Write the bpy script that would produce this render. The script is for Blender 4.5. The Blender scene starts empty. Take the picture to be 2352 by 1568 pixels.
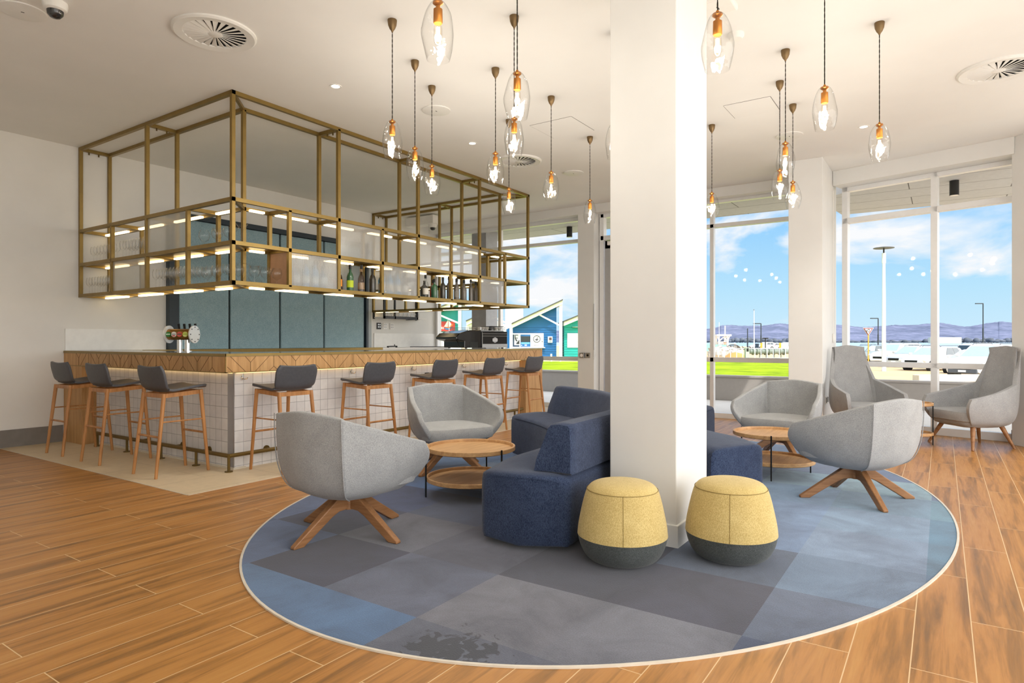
import bpy, bmesh, math, random
from mathutils import Vector, Matrix
random.seed(11)
S = bpy.context.scene
COL = S.collection
F = 1464.0
TH = math.radians(34.1) - 0.0008
CT, ST = math.cos(TH), math.sin(TH)
CAMH = 1.2
ZC = 3.57
Y1 = 8.762
PI = math.pi


def dr(d, r, z=0.0):
    """a place at forward distance d and lateral distance r from the photographer"""
    return Vector((CT * d + ST * r, ST * d - CT * r, z))


def at(u, v, d):
    """world point that the photograph shows at pixel u, v when it stands d metres off"""
    return dr(d, (u - 1176) * d / F, CAMH - (v - 784) * d / F)


def cr(pts, n):
    """Catmull-Rom through the points"""
    P = [Vector(p) for p in pts]
    if len(P) < 3:
        return [P[0].lerp(P[1], i / n) for i in range(n + 1)]
    Q = [P[0] * 2 - P[1]] + P + [P[-1] * 2 - P[-2]]
    out = []
    for i in range(1, len(Q) - 2):
        a, b, c, d = Q[i - 1], Q[i], Q[i + 1], Q[i + 2]
        for k in range(n):
            t = k / n
            out.append(0.5 * ((2 * b) + (c - a) * t + (2 * a - 5 * b + 4 * c - d) * t * t + (3 * b - a - 3 * c + d) * t ** 3))
    out.append(P[-1].copy())
    return out


def crc(pts, n):
    """closed Catmull-Rom"""
    P = [Vector(p) for p in pts]
    m = len(P)
    out = []
    for i in range(m):
        a, b, c, d = P[i - 1], P[i], P[(i + 1) % m], P[(i + 2) % m]
        for k in range(n):
            t = k / n
            out.append(0.5 * ((2 * b) + (c - a) * t + (2 * a - 5 * b + 4 * c - d) * t * t + (3 * b - a - 3 * c + d) * t ** 3))
    return out


class MB:
    def __init__(self):
        self.v, self.f, self.m = [], [], []

    def add(self, vs, fs, mi=0):
        b = len(self.v)
        self.v += [tuple(p) for p in vs]
        for f in fs:
            self.f.append(tuple(b + i for i in f))
            self.m.append(mi)
        return self

    def box(self, x0, x1, y0, y1, z0, z1, mi=0):
        vs = [(x, y, z) for z in (z0, z1) for y in (y0, y1) for x in (x0, x1)]
        return self.add(vs, [(0, 2, 3, 1), (4, 5, 7, 6), (0, 1, 5, 4), (2, 6, 7, 3), (0, 4, 6, 2), (1, 3, 7, 5)], mi)

    def bar(self, p, q, w, h, mi=0, up=(0, 0, 1)):
        """a beam of section w x h from p to q"""
        p, q, up = Vector(p), Vector(q), Vector(up)
        d = (q - p).normalized()
        if abs(d.dot(up)) > 0.99:
            up = Vector((1, 0, 0))
        s = d.cross(up).normalized()
        t = s.cross(d).normalized()
        vs = []
        for e in (p, q):
            for a, b in ((-1, -1), (1, -1), (1, 1), (-1, 1)):
                vs.append(e + s * (a * w / 2) + t * (b * h / 2))
        return self.add(vs, [(0, 1, 2, 3), (7, 6, 5, 4), (0, 4, 5, 1), (1, 5, 6, 2), (2, 6, 7, 3), (3, 7, 4, 0)], mi)

    def cyl(self, p, q, r0, r1=None, n=12, mi=0, caps=True):
        r1 = r0 if r1 is None else r1
        p, q = Vector(p), Vector(q)
        d = (q - p).normalized()
        up = Vector((0, 0, 1)) if abs(d.z) < 0.95 else Vector((1, 0, 0))
        s = d.cross(up).normalized()
        t = d.cross(s).normalized()
        vs = []
        for e, r in ((p, r0), (q, r1)):
            for i in range(n):
                a = 2 * PI * i / n
                vs.append(e + s * (r * math.cos(a)) + t * (r * math.sin(a)))
        fs = [(i, (i + 1) % n, n + (i + 1) % n, n + i) for i in range(n)]
        if caps:
            fs += [tuple(range(n - 1, -1, -1)), tuple(range(n, 2 * n))]
        return self.add(vs, fs, mi)

    def tube(self, path, r, n=8, mi=0):
        path = [Vector(p) for p in path]
        rows = []
        for i, p in enumerate(path):
            d = (path[min(i + 1, len(path) - 1)] - path[max(i - 1, 0)]).normalized()
            up = Vector((0, 0, 1)) if abs(d.z) < 0.9 else Vector((1, 0, 0))
            s = d.cross(up).normalized()
            t = s.cross(d).normalized()
            rows.append([p + s * (r * math.cos(2 * PI * k / n)) + t * (r * math.sin(2 * PI * k / n)) for k in range(n)])
        self.loft(rows, mi=mi)
        return self

    def lathe(self, prof, n=24, c=(0, 0, 0), mi=0, sq=None):
        cx, cy, cz = c
        rows = []
        for r, z in prof:
            rows.append([(cx + r * math.cos(2 * PI * k / n), cy + r * math.sin(2 * PI * k / n), cz + z) for k in range(n)])
        return self.loft(rows, mi=mi, caps=False, flip=True)

    def loft(self, rows, mi=0, caps=True, closed=True, flip=False):
        """rows of points joined into a skin"""
        n = len(rows[0])
        vs = [p for r in rows for p in r]
        fs = []
        for i in range(len(rows) - 1):
            for k in range(n if closed else n - 1):
                a, b = i * n + k, i * n + (k + 1) % n
                f = (a, b, b + n, a + n)
                fs.append(f if flip or True else f)
        if caps and closed:
            fs += [tuple(range(n - 1, -1, -1)), tuple((len(rows) - 1) * n + k for k in range(n))]
        return self.add(vs, fs, mi)

    def prism(self, poly, vec, mi=0):
        """a flat outline given thickness"""
        vec = Vector(vec)
        n = len(poly)
        vs = [Vector(p) for p in poly] + [Vector(p) + vec for p in poly]
        fs = [tuple(range(n - 1, -1, -1)), tuple(range(n, 2 * n))] + [(i, (i + 1) % n, n + (i + 1) % n, n + i) for i in range(n)]
        return self.add(vs, fs, mi)

    def build(self, name, mats, parent=None, smooth=None, bevel=None, seg=2, loc=None, rz=None, solid=None, sub=None, fix=True):
        me = bpy.data.meshes.new(name)
        me.from_pydata(self.v, [], self.f)
        mats = mats if isinstance(mats, (list, tuple)) else [mats]
        for m in mats:
            me.materials.append(m)
        if any(self.m):
            me.polygons.foreach_set('material_index', self.m)
        bm = bmesh.new()
        bm.from_mesh(me)
        bmesh.ops.remove_doubles(bm, verts=bm.verts, dist=1e-5)
        if fix:
            bmesh.ops.recalc_face_normals(bm, faces=bm.faces)
        bm.to_mesh(me)
        bm.free()
        if smooth:
            me.shade_smooth()
            me.set_sharp_from_angle(angle=math.radians(smooth))
        o = bpy.data.objects.new(name, me)
        COL.objects.link(o)
        if parent is not None:
            o.parent = parent
        if loc is not None:
            o.location = loc
        if rz is not None:
            o.rotation_euler = (0, 0, rz)
        if solid:
            md = o.modifiers.new('thick', 'SOLIDIFY')
            md.thickness, md.offset = solid[0], solid[1]
            if len(solid) > 2:
                md.material_offset = solid[2]
        if bevel:
            md = o.modifiers.new('edge', 'BEVEL')
            md.width, md.segments, md.limit_method, md.angle_limit = bevel, seg, 'ANGLE', math.radians(40)
        if sub:
            md = o.modifiers.new('soft', 'SUBSURF')
            md.levels = md.render_levels = sub
        return o


def tag(o, label=None, cat=None, group=None, kind=None):
    if label:
        o['label'] = label
    if cat:
        o['category'] = cat
    if group:
        o['group'] = group
    if kind:
        o['kind'] = kind
    return o


def thing(name, label, cat, loc=(0, 0, 0), rz=0.0, group=None):
    o = bpy.data.objects.new(name, None)
    COL.objects.link(o)
    o.empty_display_size = 0.1
    o.location = loc
    o.rotation_euler = (0, 0, rz)
    return tag(o, label, cat, group)


def copy_tree(o, loc=None, rz=None, label=None, group=None, parent=None):
    c = o.copy()
    COL.objects.link(c)
    if parent is not None:
        c.parent = parent
    if loc is not None:
        c.location = loc
    if rz is not None:
        c.rotation_euler = (0, 0, rz)
    if label:
        c['label'] = label
    if group:
        c['group'] = group
    for ch in list(o.children):
        copy_tree(ch, parent=c)
    return c


def structure(o, label=None):
    o['kind'] = 'structure'
    if label:
        o['label'] = label
    return o


# ------------------------------------------------------------------ materials
def lin(h):
    h = h.lstrip('#')
    out = []
    for i in (0, 2, 4):
        c = int(h[i:i + 2], 16) / 255
        out.append(c / 12.92 if c <= 0.04045 else ((c + 0.055) / 1.055) ** 2.4)
    return (*out, 1.0)


class NT:
    def __init__(self, name):
        self.mat = bpy.data.materials.new(name)
        self.mat.use_nodes = True
        self.t = self.mat.node_tree
        self.t.nodes.clear()
        self.out = self.n('ShaderNodeOutputMaterial')

    def n(self, typ, **kw):
        nd = self.t.nodes.new(typ)
        for k, v in kw.items():
            if k.startswith('_'):
                setattr(nd, k[1:], v)
            else:
                key = k.replace('__', ' ')
                s = nd.inputs[key]
                if isinstance(v, bpy.types.NodeSocket):
                    self.t.links.new(v, s)
                else:
                    s.default_value = v
        return nd

    def l(self, a, b):
        self.t.links.new(a, b)

    def pos(self, scale=(1, 1, 1), loc=(0, 0, 0)):
        tc = self.n('ShaderNodeTexCoord')
        mp = self.n('ShaderNodeMapping')
        mp.inputs['Scale'].default_value = scale
        mp.inputs['Location'].default_value = loc
        self.l(tc.outputs['Object'], mp.inputs['Vector'])
        return mp.outputs['Vector']

    def noise(self, vec, scale=5.0, detail=4.0, rough=0.55, dist=0.0):
        nd = self.n('ShaderNodeTexNoise')
        nd.inputs['Scale'].default_value = scale
        nd.inputs['Detail'].default_value = detail
        nd.inputs['Roughness'].default_value = rough
        nd.inputs['Distortion'].default_value = dist
        if vec is not None:
            self.l(vec, nd.inputs['Vector'])
        return nd.outputs['Fac']

    def ramp(self, fac, stops):
        nd = self.n('ShaderNodeValToRGB')
        e = nd.color_ramp.elements
        while len(e) < len(stops):
            e.new(0.5)
        for i, (p, c) in enumerate(stops):
            e[i].position = p
            e[i].color = c if len(c) == 4 else (*c, 1)
        self.l(fac, nd.inputs['Fac'])
        return nd.outputs['Color']

    def mix(self, fac, a, b, mode='MIX'):
        nd = self.n('ShaderNodeMix')
        nd.data_type = 'RGBA'
        nd.blend_type = mode
        for s, v in ((nd.inputs[0], fac), (nd.inputs[6], a), (nd.inputs[7], b)):
            if isinstance(v, bpy.types.NodeSocket):
                self.l(v, s)
            else:
                s.default_value = v
        return nd.outputs[2]

    def math(self, op, a, b=0.0, c=None):
        nd = self.n('ShaderNodeMath')
        nd.operation = op
        for i, v in enumerate((a, b) if c is None else (a, b, c)):
            if isinstance(v, bpy.types.NodeSocket):
                self.l(v, nd.inputs[i])
            else:
                nd.inputs[i].default_value = v
        return nd.outputs[0]

    def surf(self, color, rough=0.5, metal=0.0, spec=0.5, bump=None, bstr=0.1, bdist=0.01, emit=None, estr=0.0, coat=0.0, sheen=0.0):
        p = self.n('ShaderNodeBsdfPrincipled')
        for k, v in (('Base Color', color), ('Roughness', rough), ('Metallic', metal), ('Specular IOR Level', spec), ('Coat Weight', coat), ('Sheen Weight', sheen)):
            if isinstance(v, bpy.types.NodeSocket):
                self.l(v, p.inputs[k])
            else:
                p.inputs[k].default_value = v
        if emit:
            p.inputs['Emission Color'].default_value = emit
            p.inputs['Emission Strength'].default_value = estr
        if bump is not None:
            b = self.n('ShaderNodeBump')
            b.inputs['Strength'].default_value = bstr
            b.inputs['Distance'].default_value = bdist
            self.l(bump, b.inputs['Height'])
            self.l(b.outputs['Normal'], p.inputs['Normal'])
        self.l(p.outputs['BSDF'], self.out.inputs['Surface'])
        return self.mat


def flat(name, hexcol, rough=0.5, metal=0.0, spec=0.5, var=0.06, scale=12.0, coat=0.0):
    """plain finish with a slight unevenness of tone"""
    t = NT(name)
    c = lin(hexcol)
    f = t.noise(t.pos(), scale, 3)
    lo = tuple(max(0, x * (1 - var)) for x in c[:3])
    hi = tuple(min(1, x * (1 + var)) for x in c[:3])
    col = t.ramp(f, [(0.3, lo), (0.7, hi)])
    return t.surf(col, rough, metal, spec, coat=coat)


def wood(name, light, dark, axis='x', rough=0.45, scale=1.0, streak=0.5):
    t = NT(name)
    sc = {'x': (1.2, 14, 14), 'y': (14, 1.2, 14), 'z': (14, 14, 1.2)}[axis]
    v = t.pos(tuple(s * scale for s in sc))
    f = t.noise(v, 1.6, 6, 0.6, 0.6)
    g = t.noise(t.pos(tuple(s * scale * 4 for s in sc)), 2.0, 3, 0.6)
    f2 = t.math('ADD', t.math('MULTIPLY', f, 0.75), t.math('MULTIPLY', g, 0.25))
    col = t.ramp(f2, [(0.5 - 0.22 * (1.2 - streak), lin(dark)), (0.62, lin(light))])
    return t.surf(col, rough, 0, 0.4, bump=g, bstr=0.05, bdist=0.002)


def fabric(name, base, fleck, scale=420.0, rough=0.95, mixw=0.5, bstr=0.15):
    t = NT(name)
    tc = t.pos()
    n1 = t.noise(t.pos((1, 1, 0.35)), scale, 2, 0.6)
    n2 = t.noise(tc, 9, 4, 0.6)
    w = t.math('ADD', t.math('MULTIPLY', n1, 0.8), t.math('MULTIPLY', n2, 0.2))
    col = t.ramp(w, [(0.36, lin(base)), (0.66, lin(fleck))])
    return t.surf(col, rough, 0, 0.15, bump=n1, bstr=bstr, bdist=0.002, sheen=0.15)


def glow(name, color, strength):
    t = NT(name)
    e = t.n('ShaderNodeEmission')
    e.inputs['Color'].default_value = color
    e.inputs['Strength'].default_value = strength
    t.l(e.outputs[0], t.out.inputs['Surface'])
    return t.mat


def thin_glass(name, tint=(1, 1, 1, 1), edge=(0.55, 0.55, 0.55, 1), refl=0.9, blend=0.28, rough=0.02, wob=0.0):
    """a thin blown wall: clear face on, darker and shinier towards its rim"""
    t = NT(name)
    lw = t.n('ShaderNodeLayerWeight')
    lw.inputs['Blend'].default_value = blend
    col = t.mix(t.math('POWER', lw.outputs['Facing'], 2.2), tint, edge)
    tr = t.n('ShaderNodeBsdfTransparent')
    t.l(col, tr.inputs['Color'])
    gl = t.n('ShaderNodeBsdfGlossy')
    gl.inputs['Roughness'].default_value = rough
    if wob:
        b = t.n('ShaderNodeBump')
        b.inputs['Strength'].default_value = wob
        b.inputs['Distance'].default_value = 0.02
        t.l(t.noise(t.pos(), 16, 2), b.inputs['Height'])
        t.l(b.outputs['Normal'], gl.inputs['Normal'])
        t.l(b.outputs['Normal'], lw.inputs['Normal'])
    # reflectance rises towards grazing view, the same on both sides of the wall
    lw2 = t.n('ShaderNodeLayerWeight')
    lw2.inputs['Blend'].default_value = 0.5
    sch = t.math('ADD', 0.04, t.math('MULTIPLY', t.math('POWER', lw2.outputs['Facing'], 4.0), 0.75))
    ms = t.n('ShaderNodeMixShader')
    t.l(t.math('MULTIPLY', sch, refl), ms.inputs[0])
    t.l(tr.outputs[0], ms.inputs[1])
    t.l(gl.outputs[0], ms.inputs[2])
    t.l(ms.outputs[0], t.out.inputs['Surface'])
    return t.mat


def m_floor():
    t = NT('timber_look_floor')
    v = t.pos((1, 1, 1), (-1.565, -0.1, 0))
    b = t.n('ShaderNodeTexBrick')
    b.offset, b.offset_frequency, b.squash = 0.5, 2, 1.0
    for k, val in (('Scale', 1.0), ('Mortar Size', 0.0022), ('Mortar Smooth', 0.1), ('Bias', 0.0), ('Brick Width', 1.2), ('Row Height', 0.2)):
        b.inputs[k].default_value = val
    b.inputs['Color1'].default_value = (0, 0, 0, 1)
    b.inputs['Color2'].default_value = (1, 1, 1, 1)
    b.inputs['Mortar'].default_value = (0.5, 0.5, 0.5, 1)
    t.l(v, b.inputs['Vector'])
    rnd = t.n('ShaderNodeSeparateColor')
    t.l(b.outputs['Color'], rnd.inputs[0])
    r = rnd.outputs[0]
    n = t.n('ShaderNodeTexNoise')
    n.noise_dimensions = '4D'
    t.l(t.pos((0.75, 11, 1)), n.inputs['Vector'])
    t.l(t.math('MULTIPLY', r, 9.0), n.inputs['W'])
    for k, val in (('Scale', 1.5), ('Detail', 6), ('Roughness', 0.62), ('Distortion', 0.5)):
        n.inputs[k].default_value = val
    n2 = t.noise(t.pos((4, 70, 1)), 1.5, 3, 0.6)
    base = t.mix(r, lin('#b9803e'), lin('#c58f50'))
    st = t.ramp(n.outputs['Fac'], [(0.33, lin('#5f4626')), (0.43, lin('#936630')), (0.52, lin('#b98142')), (0.70, lin('#c6924f'))])
    col = t.mix(0.85, base, st)
    col = t.mix(t.math('MULTIPLY', n2, 0.5), col, lin('#9a6a34'))
    col = t.mix(b.outputs['Fac'], col, lin('#d8b98c'))
    h = t.math('SUBTRACT', t.math('MULTIPLY', n2, 0.3), b.outputs['Fac'])
    return t.surf(col, t.math('ADD', 0.30, t.math('MULTIPLY', n2, 0.14)), 0, 0.5, bump=h, bstr=0.12, bdist=0.003)


def m_tiles(name, vecmap, w, hgt, c1, c2, mortar, msize, offset=0.0, rough=0.35, origin=(0, 0, 0), bias=0.0):
    """vecmap: which object axes run along and across the courses"""
    t = NT(name)
    tc = t.n('ShaderNodeTexCoord')
    sp = t.n('ShaderNodeSeparateXYZ')
    t.l(tc.outputs['Object'], sp.inputs[0])
    cb = t.n('ShaderNodeCombineXYZ')
    for i, a in enumerate(vecmap):
        t.l(t.math('SUBTRACT', sp.outputs['xyz'.index(a)], origin[i]), cb.inputs[i])
    b = t.n('ShaderNodeTexBrick')
    b.offset, b.offset_frequency = offset, 2
    for k, val in (('Scale', 1.0), ('Mortar Size', msize), ('Mortar Smooth', 0.1), ('Bias', bias), ('Brick Width', w), ('Row Height', hgt)):
        b.inputs[k].default_value = val
    b.inputs['Color1'].default_value = lin(c1)
    b.inputs['Color2'].default_value = lin(c2)
    b.inputs['Mortar'].default_value = lin(mortar)
    t.l(cb.outputs[0], b.inputs['Vector'])
    n = t.noise(t.pos(), 14, 4)
    col = t.mix(0.16, b.outputs['Color'], t.ramp(n, [(0.3, (0.45, 0.45, 0.46)), (0.7, (1, 1, 1))]), 'MULTIPLY')
    h = t.math('SUBTRACT', t.math('MULTIPLY', n, 0.2), b.outputs['Fac'])
    return t.surf(col, rough, 0, 0.5, bump=h, bstr=0.25, bdist=0.003)


def m_rug():
    t = NT('blue_patchwork_carpet')
    a = t.n('ShaderNodeAttribute')
    a.attribute_name = 'patch'
    n = t.noise(t.pos(), 2.6, 6, 0.65, 0.6)
    fine = t.noise(t.pos(), 160, 2)
    col = t.mix(0.75, a.outputs['Color'], t.ramp(n, [(0.32, (0.42, 0.43, 0.47)), (0.5, (0.82, 0.82, 0.83)), (0.70, (1.2, 1.2, 1.18))]), 'MULTIPLY')
    col = t.mix(0.5, col, t.ramp(fine, [(0.3, (0.6, 0.6, 0.6)), (0.7, (1.15, 1.15, 1.15))]), 'MULTIPLY')
    # the dark spilt stain near the front edge
    d = t.n('ShaderNodeVectorMath')
    d.operation = 'DISTANCE'
    t.l(t.pos(), d.inputs[0])
    d.inputs[1].default_value = (1.905, 1.56, 0)
    s = t.math('SUBTRACT', t.math('MULTIPLY', t.noise(t.pos((1.2, 1, 1)), 11, 3, 0.5, 1.5), 1.0), t.math('MULTIPLY', d.outputs['Value'], 1.5))
    st = t.ramp(s, [(0.27, (0, 0, 0)), (0.33, (1, 1, 1))])
    col = t.mix(t.math('MULTIPLY', st, 0.8), col, lin('#22242c'))
    return t.surf(col, 0.97, 0, 0.1, bump=fine, bstr=0.25, bdist=0.004, sheen=0.3)


def m_ribbed():
    t = NT('ribbed_polycarbonate')
    sp = t.n('ShaderNodeSeparateXYZ')
    t.l(t.pos(), sp.inputs[0])
    along = t.math('ADD', sp.outputs[0], sp.outputs[1])
    w = t.math('ABSOLUTE', t.math('SINE', t.math('MULTIPLY', along, 330.0)))
    tr = t.n('ShaderNodeBsdfTransparent')
    t.l(t.ramp(w, [(0.0, (0.72, 0.72, 0.72)), (0.5, (0.95, 0.96, 0.97))]), tr.inputs['Color'])
    df = t.n('ShaderNodeBsdfDiffuse')
    df.inputs['Color'].default_value = lin('#eeeeec')
    tl = t.n('ShaderNodeBsdfTranslucent')
    tl.inputs['Color'].default_value = lin('#f4f2ee')
    gl = t.n('ShaderNodeBsdfGlossy')
    gl.inputs['Roughness'].default_value = 0.2
    m1 = t.n('ShaderNodeMixShader')
    m1.inputs[0].default_value = 0.5
    t.l(df.outputs[0], m1.inputs[1])
    t.l(tl.outputs[0], m1.inputs[2])
    m2 = t.n('ShaderNodeMixShader')
    t.l(t.math('ADD', 0.20, t.math('MULTIPLY', w, 0.20)), m2.inputs[0])
    t.l(tr.outputs[0], m2.inputs[1])
    t.l(m1.outputs[0], m2.inputs[2])
    m3 = t.n('ShaderNodeMixShader')
    m3.inputs[0].default_value = 0.06
    t.l(m2.outputs[0], m3.inputs[1])
    t.l(gl.outputs[0], m3.inputs[2])
    t.l(m3.outputs[0], t.out.inputs['Surface'])
    return t.mat


def m_grass():
    t = NT('mown_grass')
    n = t.noise(t.pos((0.5, 0.5, 1)), 0.9, 6, 0.7)
    f = t.noise(t.pos(), 30, 3)
    col = t.ramp(n, [(0.28, lin('#55700f')), (0.45, lin('#88a011')), (0.7, lin('#a9b81e'))])
    col = t.mix(0.4, col, t.ramp(f, [(0.3, (0.5, 0.55, 0.4)), (0.7, (1.2, 1.2, 1.0))]), 'MULTIPLY')
    return t.surf(col, 0.95, 0, 0.1)


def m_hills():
    t = NT('hazy_wooded_hill')  # blue-grey of distance haze is put into the hill colours
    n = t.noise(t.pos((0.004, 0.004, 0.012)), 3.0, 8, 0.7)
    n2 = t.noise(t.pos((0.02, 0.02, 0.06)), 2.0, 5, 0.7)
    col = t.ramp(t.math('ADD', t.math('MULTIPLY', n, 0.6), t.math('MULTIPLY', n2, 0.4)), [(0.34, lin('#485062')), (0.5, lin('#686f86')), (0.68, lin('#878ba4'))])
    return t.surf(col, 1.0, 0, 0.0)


M = {}
M['wall'] = flat('painted_wall', '#e6e5e1', 0.75, var=0.02, scale=3)
M['ceil'] = flat('painted_ceiling', '#eeedea', 0.85, var=0.015, scale=2)
M['pillar'] = flat('painted_pillar', '#e2e2e0', 0.7, var=0.02, scale=3)
M['skirt'] = flat('grey_skirting', '#7d7873', 0.6)
M['floor'] = m_floor()
M['beige'] = m_tiles('beige_stone_floor', 'xyz', 0.9, 0.45, '#d9c6a4', '#dccaab', '#bca98a', 0.003, 0.5, 0.45)
M['rug'] = m_rug()
M['trimline'] = flat('pale_edge_trim', '#d9d2c4', 0.4)
M['tile_x'] = m_tiles('white_glazed_tile_long', 'xzy', 0.1, 0.11, '#e9e9ea', '#dcdcdf', '#9fa0a5', 0.0022, 0, 0.3, (3.486, 0.03, 0))
M['tile_y'] = m_tiles('white_glazed_tile_short', 'yzx', 0.1, 0.11, '#e9e9ea', '#dcdcdf', '#9fa0a5', 0.0022, 0, 0.3, (5.5, 0.03, 0))
M['oak_v'] = wood('oak_veneer', '#c79d6a', '#a87f4e', 'z', 0.5)
M['oak'] = wood('oak_solid', '#d0a878', '#b0865a', 'x', 0.42)
M['oak_leg'] = wood('oak_leg', '#c08a55', '#9a6838', 'z', 0.4)
M['walnut_leg'] = wood('brown_leg', '#a47750', '#7d5534', 'x', 0.4)
M['groove'] = flat('dark_groove', '#5d4429', 0.8)
M['brass'] = flat('aged_brass', '#8f7741', 0.38, 0.55, var=0.08)
M['brass_dk'] = flat('dark_brass', '#6f5a2c', 0.4, 0.6, var=0.08)
M['bronze'] = flat('antique_bronze', '#7c6648', 0.35, 0.8, var=0.1)
M['copper'] = flat('bright_copper', '#b9772f', 0.28, 0.85, var=0.1)
M['stone'] = flat('dark_benchtop', '#8b8d8d', 0.15, 0, 0.6, var=0.1, scale=30)
M['leather'] = flat('charcoal_leather', '#4c4d52', 0.45, 0, 0.45, var=0.1, scale=40)
M['leather_br'] = flat('brown_leather', '#6e5238', 0.5, 0, 0.4, var=0.15, scale=40)
M['grey_fab'] = fabric('grey_wool', '#8a8c8e', '#b4b6b7')
M['grey_fab2'] = fabric('grey_tweed', '#868789', '#acadae')
M['navy'] = fabric('navy_tweed', '#1b2640', '#47546f', 300)
M['yellow'] = fabric('mustard_wool', '#b39a5e', '#dcc88c', 350)
M['charcoal'] = fabric('charcoal_wool', '#383c3c', '#5c6161', 350)
M['black'] = flat('black_metal', '#141516', 0.4, 0.3)
M['dark_frame'] = flat('dark_blue_frame', '#1f2f3a', 0.4)
M['blue_fab'] = fabric('blue_linen', '#7f9dab', '#a9c2c8', 260)
M['white_pl'] = flat('white_plastic', '#eceae6', 0.4, var=0.02)
M['white_al'] = flat('white_aluminium', '#e4e5e6', 0.35, 0.1, var=0.02)
M['grey_al'] = flat('grey_aluminium', '#b4b5b7', 0.4, 0.3, var=0.03)
M['chrome'] = flat('polished_chrome', '#d8d8d8', 0.12, 1.0, var=0.03)
M['steel'] = flat('brushed_steel', '#b9bbbd', 0.3, 0.9, var=0.05)
M['glassware'] = thin_glass('clear_glassware', (0.99, 0.99, 0.99, 1), (0.50, 0.51, 0.52, 1), 1.0)
M['shade'] = thin_glass('blown_glass_shade', (0.99, 0.99, 0.985, 1), (0.52, 0.52, 0.51, 1), 1.0, 0.3, 0.02, 0.25)
M['pane'] = thin_glass('window_glass', (0.985, 0.99, 0.99, 1), (0.9, 0.92, 0.92, 1), 0.35, 0.1)
M['ribbed'] = m_ribbed()
M['led'] = glow('warm_led', (1.0, 0.77, 0.42, 1), 3.6)
M['led_under'] = glow('warm_led_strip', (1.0, 0.66, 0.28, 1), 2.2)
M['filament'] = glow('glowing_filament', (1.0, 0.80, 0.52, 1), 9.0)
M['bulb'] = thin_glass('bulb_glass', (1.0, 0.97, 0.92, 1), (0.8, 0.72, 0.6, 1), 0.6)
M['dl'] = glow('downlight_lens', (1.0, 0.97, 0.92, 1), 5.0)
M['grass'] = m_grass()
M['hill'] = m_hills()
M['dark'] = flat('dark_recess', '#101112', 0.9)
SKYLOC = (0.3, 0.1, 0.0)
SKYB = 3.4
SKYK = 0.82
SUNE = 2.4
PENE = 8.0
EXPO = 0.3
# ------------------------------------------------------------------ the room
FD = Vector((-0.2536, -0.9673, 0)).normalized()     # run of the angled glazing bay
FN = Vector((0.9673, -0.2536, 0)).normalized()      # its outward side
FP = Vector((9.863, 1.272, 0))


def fac(s, o, z=0.0):
    p = FP + FD * s + FN * o
    return Vector((p.x, p.y, z))


def slab(name, poly, z0, z1, mat, bevel=None):
    o = MB().prism([(x, y, z0) for x, y in poly], (0, 0, z1 - z0)).build(name, mat, bevel=bevel)
    return structure(o)


fa, fb = fac(-0.02, 0.36), fac(7.4, 0.36)
XB, YB = -3.2, -3.4
sf = fac(4.75, 0.36)
room = [(XB, YB), (sf.x, YB), (fa.x, fa.y), (10.2, 1.3), (10.2, 8.95), (XB, 8.95)]
slab('floor', room, -0.2, 0.0, M['floor'])
slab('floor_bounce_slab', [(XB, YB), (sf.x, YB), (8.9, -1.6), (0.6, -1.6), (0.6, 8.7), (XB, 8.7)], 0.0, 0.004, flat('pale_bounce_floor', '#e9e6e0', 0.5, var=0.03))  # unseen pale slab added to bounce neutral light up to the ceiling
fa2, fb2 = fac(-0.02, 0.5), fac(7.4, 0.5)
slab('ceiling', [(XB, YB), (fac(4.75, 0.5).x, YB), (fa2.x, fa2.y), (10.4, 1.3), (10.4, 8.95), (XB, 8.95)], ZC, ZC + 0.25, M['ceil'])
o = MB().box(2.706, 10.12, 4.881, Y1, 0.0, 0.003).build('floor_bar_surround', M['beige'])
structure(o)
o = MB().box(2.700, 10.12, 4.875, 4.881, 0, 0.004).box(2.700, 2.706, 4.875, Y1, 0, 0.004).build('trim_1', M['trimline'])
structure(o)
o = MB().box(XB - 0.2, XB, YB, 8.95, -0.2, ZC).build('wall_back', M['wall'])
structure(o)
o = MB().box(XB, 10.3, Y1, 8.95, 0, ZC).build('wall_left', M['wall'])
structure(o)
o = MB().box(XB, 3.325, Y1 - 0.012, Y1, 0, 0.20).build('baseboard_left', M['skirt'], bevel=0.003)
structure(o)

# wall over the glazing
o = MB().box(9.9, 10.3, 1.68, Y1, 3.42, ZC).build('wall_header', M['pillar'], bevel=0.004)
structure(o)
p = [fac(0.0, 0.0), fac(2.02, 0.0), fac(2.02, 0.45), fac(0.0, 0.45)]
o = MB().prism([(q.x, q.y, 3.37) for q in p], (0, 0, ZC - 3.37)).build('wall_header_right', M['pillar'], bevel=0.004)
structure(o)
# piers
o = MB().box(9.9, 10.25, 4.985, 5.30, 0, 3.42).build('wall_pier', M['pillar'], bevel=0.004)
structure(o)
o = MB().box(9.003, 10.25, 1.276, 1.686, 0, ZC).build('wall_corner_pillar', M['pillar'], bevel=0.005)
structure(o)
pol = [(9.40, -0.665), (8.75, -1.18), (9.05, -1.9), (9.9, -0.80)]
o = MB().prism([(x, y, 0) for x, y in pol], (0, 0, ZC)).build('wall_right_pillar', M['pillar'], bevel=0.004)
structure(o)
pol2 = [(9.415, -0.66), (8.735, -1.19), (9.04, -1.93), (9.5, -0.75)]
o = MB().prism([(x, y, 0) for x, y in pol2], (0, 0, 0.17)).build('baseboard_right', M['skirt'], bevel=0.003)
structure(o)
# the free-standing square pillar
o = MB().box(3.597, 4.172, 1.280, 1.702, 0, ZC).build('wall_pillar', M['pillar'], bevel=0.006)
structure(o)
o = MB().box(3.583, 4.186, 1.266, 1.716, 0.0, 0.135).build('baseboard_pillar', M['pillar'], bevel=0.004)
structure(o)


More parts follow.
